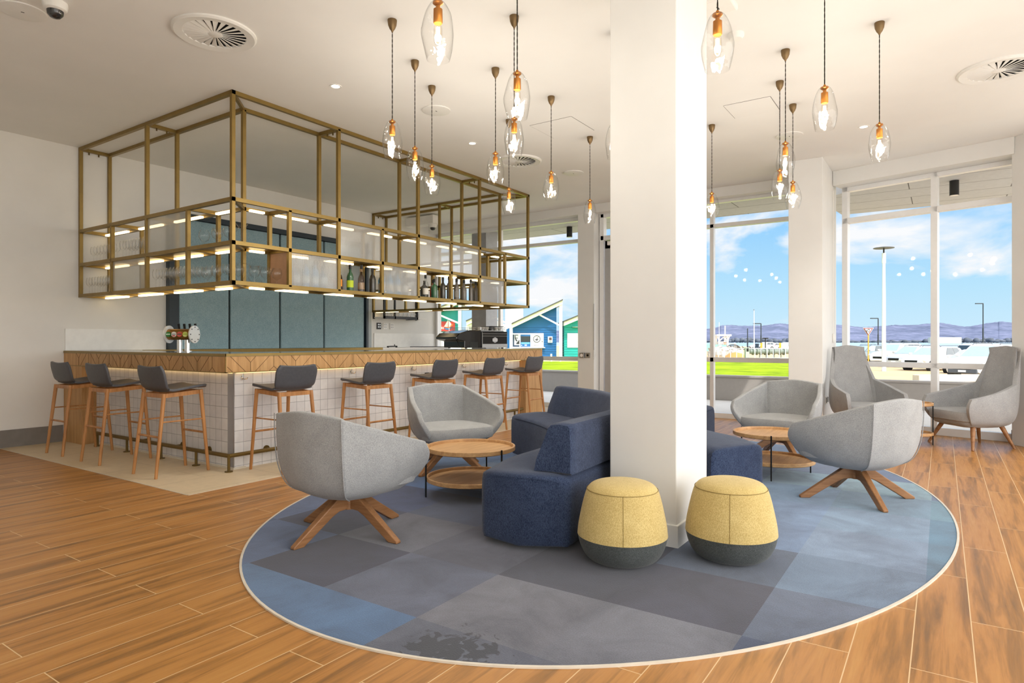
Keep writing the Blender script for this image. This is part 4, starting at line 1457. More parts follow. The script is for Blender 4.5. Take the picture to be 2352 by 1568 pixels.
pf = make_pouf()
pf.location = (3.225, 1.452, 0.0065)
pf.rotation_euler = (0, 0, TH + PI - 0.15)
pf['label'], pf['group'] = 'mustard pouf with charcoal base at left, between the sofa and the pillar', 'mustard poufs'
o = copy_tree(pf, (3.60, 0.972, 0.0065), TH + PI - 0.35)
o['label'] = 'mustard pouf with charcoal base at right, beside the pillar corner'


# ------------------------------------------------------------------ curved sofas
def sofa(name, inner, outer, label, group, bulge0=0.0, bulge1=0.0, back=(0.03, 1.0), backcap0=False):
    I = cr([(x, y, 0) for x, y in inner], 6)
    O = cr([(x, y, 0) for x, y in outer], 6)
    t = thing(name, label, 'sofa', (0, 0, 0.0065), group=group)
    n = len(I)

    def section(i, pts, e=0.0, shr=0.0, zc=0.22):
        """ring at station i, pushed e metres along the path and shrunk"""
        a, b = I[i], O[i]
        W = (b - a).length
        u = (b - a) / W
        j0, j1 = max(0, i - 1), min(n - 1, i + 1)
        mid = lambda k: (I[k] + O[k]) / 2
        d = (mid(j1) - mid(j0)).normalized()
        out = []
        for wf, wo, z in pts:
            ww = wf * W + wo
            ww = W / 2 + (ww - W / 2) * (1 - shr)
            zz = zc + (z - zc) * (1 - shr * 0.7)
            # the middle of the end bulges furthest
            k = 1 - (2 * ww / W - 1) ** 2 * 0.85
            p_ = a + u * ww + d * (e * k)
            out.append((p_.x, p_.y, zz))
        return out
    S_ = [(0, 0.02, 0.025), (0.5, 0, 0.02), (1, -0.02, 0.025), (1, -0.004, 0.05), (1, 0, 0.12), (1, 0, 0.30), (1, -0.003, 0.37), (1, -0.012, 0.405), (1, -0.04, 0.424), (0.8, 0, 0.437), (0.5, 0, 0.443), (0.2, 0, 0.437),
          (0, 0.04, 0.424), (0, 0.012, 0.405), (0, 0.003, 0.37), (0, 0, 0.30), (0, 0, 0.12), (0, 0.004, 0.05)]
    rows = []
    if bulge0:
        rows += [section(0, S_, -bulge0, 0.16), section(0, S_, -bulge0 * 0.97, 0.08), section(0, S_, -bulge0 * 0.85, 0.03)]
    rows += [section(0, S_, -bulge0 * 0.5, 0.0)] if bulge0 else [section(0, S_, 0.0, 0.04)]
    rows += [section(i, S_) for i in range(1, n - 1)]
    rows += [section(n - 1, S_, bulge1 * 0.5, 0.0)] if bulge1 else [section(n - 1, S_, 0.0, 0.04)]
    if bulge1:
        rows += [section(n - 1, S_, bulge1 * 0.85, 0.03), section(n - 1, S_, bulge1 * 0.97, 0.08), section(n - 1, S_, bulge1, 0.16)]
    seat = MB().loft(rows).build('seat', M['navy'], t, smooth=50)
    # stitched line round the top of the seat
    Wd = lambda i, wf, wo, z: section(i, [(wf, wo, z)])[0]
    pth = [Wd(i, 0, 0.006, 0.395) for i in range(1, n - 1)]
    MB().tube(pth, 0.0022, 5).build('seam', flat('seam_blue', '#16223a', 0.9), seat, smooth=60)
    if back:
        i0, i1 = int(back[0] * (n - 1)), int(back[1] * (n - 1))
        B_ = [(1, 0.0, 0.432), (1, -0.12, 0.436), (1, -0.235, 0.432), (1, -0.222, 0.50), (1, -0.165, 0.64), (1, -0.142, 0.70), (1, -0.125, 0.718), (1, -0.07, 0.724), (1, -0.016, 0.718), (1, -0.004, 0.70), (1, 0.0, 0.6)]
        rows = [section(i, B_, 0, 0) for i in range(i0, i1 + 1)]

        def shrink(r_, f):
            c = sum((Vector(p) for p in r_), Vector()) / len(r_)
            return [c.lerp(Vector(p), f) for p in r_]

        a_ = section(i0, B_)
        j = section(min(i0 + 1, n - 1), B_)
        mv = (Vector(a_[0]) - Vector(j[0])).normalized() * 0.012
        rows = [[p + mv for p in shrink(a_, 0.94)]] + rows
        z_ = section(i1, B_)
        j = section(i1 - 1, B_)
        mv = (Vector(z_[0]) - Vector(j[0])).normalized() * 0.012
        rows = rows + [[p + mv for p in shrink(z_, 0.94)]]
        MB().loft(rows).build('backrest', M['navy'], t, smooth=50)
    return t


GSF = 'curved navy sofa sections'
sofa('curved_sofa', [(3.10, 2.31), (3.5, 2.42), (4.0, 2.46), (4.43, 2.57)], [(3.20, 1.75), (3.62, 1.775), (4.12, 1.81), (4.65, 1.97)],
     'navy curved sofa section left of the pillar, its rounded end toward the room', GSF, bulge0=0.13, back=(0.05, 0.97))
sofa('curved_sofa', [(4.47, 2.585), (4.9, 2.90), (5.25, 3.30), (5.53, 3.745)], [(4.69, 1.985), (5.20, 2.33), (5.68, 2.82), (6.02, 3.42)],
     'navy curved sofa section farther back, behind the left front section', GSF, bulge1=0.03, back=(0.03, 0.98))
sofa('curved_sofa', [(5.0, 1.12), (5.29, 1.33), (5.62, 1.72), (6.08, 2.01)], [(4.52, 1.36), (4.84, 1.73), (5.26, 2.13), (5.83, 2.51)],
     'navy curved sofa section right of the pillar beside the right round table', GSF, bulge0=0.05, back=(0.38, 0.97))
sofa('curved_sofa', [(6.12, 2.03), (6.6, 2.16), (7.1, 2.22), (7.60, 2.24)], [(5.87, 2.53), (6.48, 2.72), (7.1, 2.80), (7.62, 2.82)],
     'navy curved sofa end just visible along the right side of the pillar', GSF, bulge1=0.03, back=(0.03, 0.9))


# ------------------------------------------------------------------ pendants
def make_pendant():
    t = thing('pendant_lamp', 'pendant', 'pendant lamp')
    MB().lathe([(0.0, 0.0), (0.034, 0.0), (0.035, -0.008), (0.031, -0.040), (0.020, -0.066), (0.009, -0.080), (0.005, -0.092), (0, -0.092)], 28).build('canopy', M['bronze'], t, smooth=50)
    d = thing('shade_group', None, None)
    d.parent = t
    d.name = 'lamp_holder'
    # glass: z = 0 at its top
    pr_ = cr([(0.022, 0, 0.0), (0.036, 0, -0.010), (0.058, 0, -0.055), (0.072, 0, -0.125), (0.074, 0, -0.165), (0.066, 0, -0.22), (0.054, 0, -0.268)], 5)
    n = 36
    rows = []
    for p in pr_:
        rw = []
        for k in range(n):
            a = 2 * PI * k / n
            f = min(1, -p.z / 0.06)
            r = p.x * (1 + f * (0.045 * math.sin(2 * a + 0.6 + p.z * 9) + 0.028 * math.sin(3 * a - p.z * 22) + 0.02 * math.sin(5 * a + p.z * 30)))
            rw.append((r * math.cos(a), r * math.sin(a), p.z))
        rows.append(rw)
    MB().loft(rows, caps=False).build('glass_shade', M['shade'], d, smooth=70)
    ring = [(0.052 * math.cos(2 * PI * k / 24), 0.052 * math.sin(2 * PI * k / 24), -0.268) for k in range(25)]
    MB().lathe([(0, 0.018), (0.007, 0.017), (0.008, 0.004), (0.024, 0.002), (0.025, -0.006), (0.018, -0.012), (0.010, -0.018), (0.010, -0.030), (0.021, -0.034), (0.022, -0.095), (0.019, -0.100), (0, -0.100)], 20).build('socket', M['copper'], d, smooth=40)
    bp = cr([(0.012, 0, -0.100), (0.018, 0, -0.115), (0.019, 0, -0.16), (0.017, 0, -0.185), (0.008, 0, -0.197), (0, 0, -0.199)], 3)
    b = MB().lathe([(p.x, p.z) for p in bp], 16).build('bulb', M['bulb'], d, smooth=60)
    f = MB()
    for k in range(4):
        a = PI / 2 * k
        f.cyl((0.006 * math.cos(a), 0.006 * math.sin(a), -0.118), (0.006 * math.cos(a), 0.006 * math.sin(a), -0.180), 0.0035, n=6)
    f.build('filament', M['filament'], b)
    return t


pd = make_pendant()
CORD = flat('black_twist_cord', '#221d17', 0.8)
GP_ = 'blown glass pendant lamps'
pen = [  # canopy pixel, pixel rows of the glass top and bottom
    (901, 46, 279, 'left pendant lamp of the front trio, lowest and nearest the brass frame corner'),
    (953, 140, 340, 'second pendant lamp right of the lowest one over the brass frame'),
    (992, 198, 381, 'third pendant lamp of the front trio, before the ceiling speaker'),
    (1138, 157, 352, 'pendant lamp left of the round vent and stacked pair'),
    (1181, 37, 273, 'lower pendant lamp of the overlapping pair left of the pillar'),
    (1169, 275, 434, 'small far pendant lamp hanging before the far end of the brass frame'),
    (1266, 222, 396, 'pendant lamp alone between the overlapping pair and the pillar'),
    (1355, 314, 460, 'farthest pendant lamp left of the pillar, before the window pier'),
    (1006, None, 5, 'large pendant lamp cut by the top edge, left of the pillar'),
    (1188, None, 168, 'upper pendant lamp of the overlapping pair left of the pillar'),
    (1648, None, 33, 'large pendant lamp close to the right side of the pillar'),
    (1804, 115, 329, 'upper pendant lamp of the cluster before the corner pillar'),
    (1791, 187, 391, 'lower left pendant lamp of the cluster before the corner pillar'),
    (1821, 240, 418, 'lower right pendant lamp of the cluster before the corner pillar'),
    (1894, None, 201, 'pendant lamp hanging in front of the corner pillar, cord cut by the top edge'),
    (2020, 52, 286, 'rightmost pendant lamp, above the angled window'),
    (1635, 287, 444, 'pendant lamp half hidden by the right side of the pillar'),
    (1412, 75, 284, 'pendant lamp almost hidden behind the left side of the pillar')]
DN = {1006: 2.96, 1188: 3.735, 1648: 3.05, 1894: 4.04}
for i, (u, cv, gt, lab) in enumerate(pen):
    D = DN[u] if cv is None else F * (ZC - CAMH) / (784 - cv)
    p = dr(D, (u - 1176) * D / F)
    zt = CAMH + (784 - gt) * D / F
    o = pd if i == 0 else copy_tree(pd)
    o.location = (p.x, p.y, ZC)
    o.rotation_euler = (0, 0, i * 1.3)
    o['label'], o['group'] = lab, GP_
    for ch in o.children:
        if ch.name.startswith('lamp_holder'):
            ch.location = (0, 0, zt - ZC)
            ch.rotation_euler = (0, 0, i * 0.9)
    mb = MB()
    L0, L1 = -0.088, zt - ZC + 0.016
    for s in (0, PI):
        pts = [(0.0016 * math.cos(k * 0.9 + s), 0.0016 * math.sin(k * 0.9 + s), L0 + (L1 - L0) * k / 60) for k in range(61)]
        mb.tube(pts, 0.0024, 5)
    mb.build('cord', CORD, o)
# ------------------------------------------------------------------ outside
GZ = -0.75
CONC = flat('pale_concrete', '#bdb7ad', 0.9, var=0.05, scale=2)
PAVE = flat('sunlit_paving', '#cfcbc4', 0.85, var=0.04, scale=2)
SAND = flat('tan_ground', '#c9ad84', 0.95, var=0.08, scale=0.4)
WHITE = flat('white_gloss_paint', '#eef0f0', 0.4, var=0.02)
ASPH = SAND


def ground_fan(name, pts, z, mat, thick=0.1):
    q = [dr(d, (u - 1176) * d / F) for u, d in pts]
    return structure(MB().prism([(p.x, p.y, z - thick) for p in q], (0, 0, thick)).build(name, mat))


o = MB().prism([(-60 if k in (0, 3) else 260, y, GZ - 0.3) for k, y in enumerate((-160, -160, 260, 260))], (0, 0, 0.3)).build('ground', SAND)
structure(o)
o = MB().box(10.2, 13.4, -7, 14, -0.22, -0.02).build('ground_terrace', PAVE)
structure(o)
o = ground_fan('ground_lawn', [(700, 21), (1880, 17), (1880, 68), (1700, 72), (1500, 66), (700, 66)], GZ + 0.02, M['grass'], 0.08)
o = MB().prism([tuple(dr(d, r, -1.6)) for d, r in ((215, -900), (215, 1200), (2600, 3800), (2600, -2600))], (0, 0, 0.2)).build('ground_water', flat('harbour_water', '#9fb4c4', 0.25, 0, 0.5))
structure(o)
t = tag(MB().box(13.42, 13.62, -7, 14, GZ, 0.455).box(13.40, 13.64, -7, 14, 0.455, 0.50).build('garden_wall', flat('grey_render', '#a09a94', 0.85, var=0.03), bevel=0.01), 'low grey rendered garden wall outside all the windows', 'wall', kind='structure')

# eaves over the terrace
SOF = m_tiles('soffit_panels', 'yxz', 2.4, 0.6, '#c9c9cb', '#c4c4c6', '#5a5a5c', 0.007, 0.5, 0.7, (0.4, 0.05, 0))
o = MB().box(10.31, 11.50, 1.9, 14, 3.42, 3.62).build('ceiling_soffit', SOF)
structure(o)
q = [fac(0.35, 0.46), fac(7, 0.46), Vector((12.4, -6, 0)), Vector((12.4, 1.45, 0)), Vector((10.9, 1.6, 0))]
o = MB().prism([(p.x, p.y, 3.40) for p in q], (0, 0, 0.2)).build('ceiling_soffit_right', SOF)
structure(o)
for k, (p, lab) in enumerate([((10.62, -0.13), 'black cylinder downlight under the eaves outside the angled window'), ((10.85, 5.99), 'black cylinder downlight under the eaves beside the window pier'), ((10.9, 7.95), 'black cylinder downlight under the eaves behind the brass frame')]):
    t = thing('exterior_downlight', lab, 'downlight', (p[0], p[1], 3.40 if k == 0 else 3.42), group='black exterior downlights')
    MB().cyl((0, 0, -0.20), (0, 0, 0), 0.056, n=24).build('barrel', M['black'], t, smooth=40)
    MB().lathe([(0.05, -0.202), (0, -0.202)], 20).build('lens', M['white_pl'], t)
a_, b_ = at(1097, 780, 13.0), at(1138, 780, 13.0)
tag(MB().box(a_.x - 0.2, a_.x + 0.2, a_.y - 0.36, a_.y, -0.02, 3.42).build('exterior_column', flat('grey_column', '#9a9b9e', 0.5), bevel=0.01), 'square grey column outside the window behind the espresso machine', 'column')

# hills across the water
ridge = [(300, 752), (900, 756), (1320, 758), (1480, 756), (1630, 753), (1660, 747), (1700, 745), (1730, 744), (1758, 746), (1790, 743), (1815, 743), (1880, 745), (1945, 745), (1990, 748), (2030, 748), (2060, 745), (2110, 742), (2160, 742), (2215, 746), (2250, 743), (2290, 740), (2310, 738), (2420, 741), (2700, 748)]
rh = random.Random(9)
rows = []
up = cr([(u, v, 0) for u, v in ridge], 8)
for p in up:
    u, v = p.x, p.y
    col = []
    for d, fz in ((1750, 0.0), (1820, 0.16), (1950, 0.42), (2080, 0.66), (2200, 0.9), (2300, 1.0), (2500, 0.75), (2800, 0.0)):
        z = (784 - v + rh.uniform(-0.6, 0.6)) * 2300 / F * fz * (1 + 0.05 * math.sin(u * 0.05 + d))
        q = dr(d, (u - 1176) * d / F)
        col.append((q.x, q.y, z - 1.4))
    rows.append(col)
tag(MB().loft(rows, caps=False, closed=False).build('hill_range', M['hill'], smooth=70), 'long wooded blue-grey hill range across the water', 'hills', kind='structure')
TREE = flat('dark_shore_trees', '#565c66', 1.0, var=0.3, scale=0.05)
mb = MB()
for k in range(260):
    u = 1200 + k * 4.9 + rh.uniform(-2, 2)
    if u < 1600:
        continue
    d = 1500 + rh.uniform(-40, 40)
    q = dr(d, (u - 1176) * d / F, -1.5)
    h_ = rh.uniform(5, 13) if (1660 < u < 1815 or u > 2120) else rh.uniform(3, 7)
    mb.lathe([(0.1, 0), (6, h_ * 0.2), (7, h_ * 0.55), (4.5, h_ * 0.85), (0.1, h_)], 7, (q.x, q.y, q.z))
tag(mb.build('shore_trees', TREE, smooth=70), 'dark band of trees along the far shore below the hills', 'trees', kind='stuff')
q = at(2170, 781, 700)
tag(MB().box(-2, 2, -17, 17, 0, 6.5).build('waterfront_building', flat('cream_block', '#c9c5b4', 0.8), loc=(q.x, q.y, GZ), rz=TH), 'long cream building on the far waterfront behind the parked cars', 'building')

# beach huts ----------------------------------------------------------------
DH = 64.0
FWD = Vector((CT, ST, 0))
TEAL = flat('teal_boards', '#128a84', 0.6, var=0.06, scale=1.5)
BLUE = flat('blue_boards', '#0f5f9a', 0.6, var=0.06, scale=1.5)
AQUA = flat('aqua_boards', '#18a39c', 0.6, var=0.06, scale=1.5)
CREAM = flat('cream_beams', '#e3e0cf', 0.6, var=0.04)
ROOF = flat('grey_roof_edge', '#4b4a40', 0.7)
HB = (784 + 1464 * 1.95 / DH)


def pp(mb, uv, d, depth, mi=0):
    return mb.prism([at(u, v, d) for u, v in uv], FWD * depth, mi)


def board_lines(parent, u0, u1, v0, v1, d, n, mat):
    mb = MB()
    for k in range(n):
        v = v0 + (v1 - v0) * k / n
        mb.prism([at(u0, v, d), at(u1, v, d), at(u1, v + 0.5, d), at(u0, v + 0.5, d)], FWD * 0.02)
    return mb.build('board_joints', mat, parent)


def hut(name, label, wall_uv, wallmat, beam, posts, brace):
    t = thing(name, label, 'building', group='painted harbour huts')
    pp(MB(), wall_uv, DH, 5.0).build('wall', wallmat, t)
    if beam:
        (u0, v0), (u1, v1), th = beam
        b = pp(MB(), [(u0, v0), (u1, v1), (u1, v1 + th), (u0, v0 + th)], DH - 1.2, 7.0).build('roof_beam', CREAM, t)
        pp(MB(), [(u0 - 1, v0 - 2.5), (u1 + 1, v1 - 2.5), (u1 + 1, v1), (u0 - 1, v0)], DH - 1.4, 7.4).build('roof', ROOF, t)
    for (u, v0, w_) in posts:
        a = at(u, v0, DH - 0.9)
        wd = w_ * (DH - 0.9) / F
        R_ = Vector((ST, -CT, 0))
        MB().prism([(a - R_ * wd / 2).to_tuple(), (a + R_ * wd / 2).to_tuple(), Vector((*(a + R_ * wd / 2).to_2d(), GZ)).to_tuple(), Vector((*(a - R_ * wd / 2).to_2d(), GZ)).to_tuple()], FWD * 0.3).build('post', WHITE, t)
    for (u0, v0, u1, v1, th) in brace:
        MB().prism([at(u0, v0 - th / 2, DH - 0.8), at(u1, v1 - th / 2, DH - 0.8), at(u1, v1 + th / 2, DH - 0.8), at(u0, v0 + th / 2, DH - 0.8)], FWD * 0.15).build('brace', WHITE, t)
    return t


h1 = hut('harbour_hut', 'teal harbour hut with red sailing boat sign, left in the bar window', [(960, 738), (1052, 702), (1052, HB), (960, HB)], TEAL,
         ((960, 726), (1064, 684), 9), [(1056, 690, 7)], [(1000, 719, 1056, 743, 4)])
h2_ = hut('harbour_hut', 'white open-sided harbour hut behind the espresso machine', [(1070, 749), (1120, 728), (1160, 745), (1160, HB), (1070, HB)], WHITE,
          ((1071, 738), (1100, 724), 9), [], [(1122, 722, 1166, 743, 4), (1122, 728, 1160, 746, 2)])
h3 = hut('harbour_hut', 'blue harbour hut with ticket windows in the bar window', [(1163, 756), (1178, 750), (1278, 702), (1278, HB), (1163, HB)], BLUE,
         ((1176, 744), (1292, 689), 9), [(1174, 700, 7), (1288, 692, 7)], [(1232, 719, 1288, 748, 4)])
h4 = hut('harbour_hut', 'aqua harbour hut with small window beside the window pier', [(1295.5, 744), (1400, 700), (1400, HB), (1295.5, HB)], AQUA,
         ((1295.5, 739), (1400, 696), 9), [], [])
board_lines(h3, 1178, 1278, 752, HB, DH - 0.03, 14, flat('blue_joint', '#0c4f82', 0.7))
board_lines(h4, 1292, 1398, 752, HB, DH - 0.03, 14, flat('aqua_joint', '#128a84', 0.7))
board_lines(h1, 962, 1051, 740, HB, DH - 0.03, 14, flat('teal_joint', '#0d7470', 0.7))


def panel(parent, name, u0, u1, v0, v1, d, mat, depth=0.03):
    return pp(MB(), [(u0, v0), (u1, v0), (u1, v1), (u0, v1)], d, depth).build(name, mat, parent)


def text(body, parent, name, u, v, d, hpx, mat, align='LEFT', sx=1.0):
    cu = bpy.data.curves.new(name, 'FONT')
    cu.body = body
    cu.align_x = align
    cu.size = hpx * d / F * 1.4
    cu.extrude = 0.005
    tmp = bpy.data.objects.new(name, cu)
    me = bpy.data.meshes.new_from_object(tmp)
    bpy.data.objects.remove(tmp)
    me.materials.clear()
    me.materials.append(mat)
    o = bpy.data.objects.new(name, me)
    COL.objects.link(o)
    o.parent = parent
    o.location = at(u, v, d)
    o.rotation_euler = (PI / 2, 0, TH - PI / 2)
    o.scale = (sx, 1, 1)
    return o


# sailing sign
sg = panel(h1, 'sign_board', 975, 1045, 738, 760.5, DH - 0.10, flat('sign_red', '#b23328', 0.5))
pp(MB(), [(1020, 750), (1029, 734), (1028.5, 751)], DH - 0.14, 0.03).build('sail', CREAM, sg)
pp(MB(), [(1030, 735), (1037, 744), (1034, 750), (1030, 751)], DH - 0.14, 0.03).build('sail', CREAM, sg)
pp(MB(), [(1020, 752.5), (1030, 754), (1038, 750), (1034, 756), (1028, 757.5), (1023, 756)], DH - 0.14, 0.03).build('hull', flat('hull_blue', '#1d6ea0', 0.5), sg)
pp(MB(), [(1020, 751), (1030, 752.5), (1042, 742), (1039, 748), (1031, 754)], DH - 0.13, 0.02).build('flame', flat('orange_swoosh', '#d2772c', 0.5), sg)
text('URS', sg, 'sign_lettering', 1009, 755.6, DH - 0.15, 5.2, WHITE, sx=0.85)
panel(h1, 'window_frame', 1005, 1052, 763, 801, DH - 0.06, WHITE)
gl_ = panel(h1, 'window_glass', 1011, 1022, 767, 796, DH - 0.09, flat('pale_glass', '#b9c0b9', 0.2))
gl_ = panel(h1, 'window_glass', 1025.5, 1050, 767, 796, DH - 0.09, flat('grey_glass', '#6d746f', 0.2))
panel(h1, 'notice', 1026, 1034, 768, 775, DH - 0.12, flat('notice_blue', '#a9c6da', 0.5))
# ticket windows of the blue hut
panel(h3, 'window_frame', 1176.5, 1248.5, 765, 798.5, DH - 0.12, WHITE)
panel(h3, 'counter_shelf', 1172, 1252, 797, 799, DH - 0.5, WHITE, 0.5)
p1_ = panel(h3, 'poster', 1177.5, 1193, 768, 796, DH - 0.15, flat('poster_grey', '#c9ccd0', 0.5))
DKB = flat('poster_navy', '#16304a', 0.5)
panel(p1_, 'poster_border', 1177.5, 1181, 768, 796, DH - 0.17, DKB)
panel(p1_, 'poster_border', 1181, 1193, 792.5, 796, DH - 0.17, DKB)
mk = MB()
for v, w_ in ((768.7, 7.5), (775.6, 7), (779.8, 6)):
    pp(mk, [(1182.5, v), (1182.5 + w_, v), (1182.5 + w_, v + 1.4), (1182.5, v + 1.4)], DH - 0.17, 0.02)
pp(mk, [(1182.5, 768.7), (1183.6, 768.7), (1185, 777), (1189, 784), (1187, 784.5), (1183, 777)], DH - 0.17, 0.02)
pp(mk, [(1186, 787), (1189, 785), (1193, 779), (1193, 790), (1186, 790)], DH - 0.17, 0.02)
mk.build('poster_marks', flat('poster_black', '#1b1d20', 0.5), p1_)
p2_ = panel(h3, 'poster', 1195.5, 1218.5, 768, 796, DH - 0.15, flat('poster_blue', '#1c5f95', 0.5))
panel(p2_, 'screen', 1196, 1218, 772, 785, DH - 0.17, flat('poster_dark', '#22282b', 0.3))
panel(p2_, 'pale_band', 1197, 1217, 786, 789.5, DH - 0.17, flat('poster_sky', '#66a9d6', 0.5))
panel(p2_, 'white_mark', 1205, 1210, 791, 794, DH - 0.17, WHITE)
panel(p2_, 'white_mark', 1197, 1199, 792, 794, DH - 0.17, WHITE)
p3_ = panel(h3, 'poster', 1221, 1246, 768, 796.5, DH - 0.15, flat('poster_white', '#d9d7d6', 0.5))
INK = flat('ink_navy', '#2a2c3c', 0.5)
c_ = at(1233, 778, DH - 0.18)
R_ = Vector((ST, -CT, 0))
rows = []
for rr_, o_ in ((0.36, 0), (0.36, -0.02), (0.31, -0.02), (0.31, 0)):
    rows.append([tuple(c_ + R_ * (rr_ * math.cos(2 * PI * k / 32)) + Vector((0, 0, rr_ * math.sin(2 * PI * k / 32))) + FWD * o_) for k in range(32)])
MB().loft(rows + [rows[0]], caps=False).build('ring_mark', INK, p3_)
pp(MB(), [(1228.6, 778.8), (1237.5, 778.8), (1235, 781), (1232.6, 782), (1230.5, 781)], DH - 0.18, 0.02).build('boat_mark', INK, p3_)
pp(MB(), [(1231.5, 778), (1234, 776), (1236.5, 772.5), (1235.2, 776.5), (1233.5, 778.4)], DH - 0.18, 0.02).build('figure_mark', INK, p3_)
text('0428 429 911', p3_, 'phone_lettering', 1233, 793.3, DH - 0.18, 2.0, INK, 'CENTER', 0.95)
panel(p3_, 'handle', 1244.6, 1246, 782.5, 785.5, DH - 0.18, M['black'])
wb = panel(h3, 'wall_box', 1258.5, 1269, 772.5, 786.5, DH - 0.25, WHITE, 0.25)
panel(wb, 'box_screen', 1261, 1267.5, 774.5, 781, DH - 0.27, flat('screen_brown', '#5a3f3a', 0.4))
panel(wb, 'box_strip', 1260.5, 1267, 783, 785, DH - 0.27, flat('strip_green', '#7fa08c', 0.4))
# small window of the aqua hut
panel(h4, 'window_frame', 1303, 1340, 765, 798, DH - 0.1, WHITE)
panel(h4, 'window_glass', 1306, 1338, 768, 794, DH - 0.13, flat('dim_glass', '#46525a', 0.2))
panel(h4, 'notice', 1308, 1313, 784, 792, DH - 0.15, WHITE)
c_ = at(1324, 752, DH - 0.2)
MB().lathe([(0, 0), (0.4, 0.02), (0.42, 0.08), (0, 0.1)], 24).build('round_emblem', flat('emblem_grey', '#b9c2c2', 0.5), h4, loc=tuple(c_), rz=0)
em_ = h4.children[-1]
em_.rotation_euler = (PI / 2, 0, TH + PI / 2)
# roof vent and parapet behind the blue hut
q = at(1181, 727, DH + 8)
tag(MB().box(-0.9, 0.9, -1.0, 1.0, -2.2, 1.0).build('rooftop_vent', flat('vent_cream', '#d5d2c4', 0.6), loc=tuple(q), rz=TH), 'cream louvred vent box on the roof behind the blue hut', 'vent')
q = at(1190, 742, DH + 6)
# kerb and bollard rail before the huts
a_, b_ = dr(62.0, -13), dr(62.0, 8.5)
tag(MB().bar((a_.x, a_.y, GZ + 0.08), (b_.x, b_.y, GZ + 0.08), 0.6, 0.22).build('kerb', flat('pink_kerb', '#d8c3ac', 0.8)), 'pale kerb strip between the lawn and the huts', 'kerb')
pst = None
for k, u in enumerate((1040, 1150, 1266, 1287)):
    q = at(u, 815, 61.5)
    if pst is None:
        pst = MB().cyl((0, 0, 0), (0, 0, 0.75), 0.09, n=10).build('bollard', WHITE)
        tag(pst, 'white bollard on the kerb before the harbour huts', 'bollard', 'bollards before the huts')
        pst.location = (q.x, q.y, GZ)
    else:
        copy_tree(pst, (q.x, q.y, GZ))


# cars ------------------------------------------------------------------------
CARW = flat('white_car_paint', '#f1f2f3', 0.25, 0, 0.6, var=0.01, coat=0.5)
CARG = flat('silver_car_paint', '#c9cbce', 0.3, 0.2, 0.6, var=0.01, coat=0.5)
CARD = flat('blue_grey_car_paint', '#6d7f88', 0.3, 0.2, 0.6, coat=0.5)
TINT = flat('tinted_car_glass', '#39464e', 0.08, 0, 0.9)
LGLASS = flat('reflecting_windscreen', '#a9c4ca', 0.08, 0, 0.9)
TYRE = flat('tyre_rubber', '#26282b', 0.9)
RIM = flat('alloy_rim', '#d0d2d4', 0.3, 0.6)
PLA = flat('grey_bumper_plastic', '#555a60', 0.6)
TAIL = flat('red_tail_lamp', '#c42a36', 0.3)
LAMP = flat('clear_head_lamp', '#dfe2dc', 0.15, 0, 0.8)


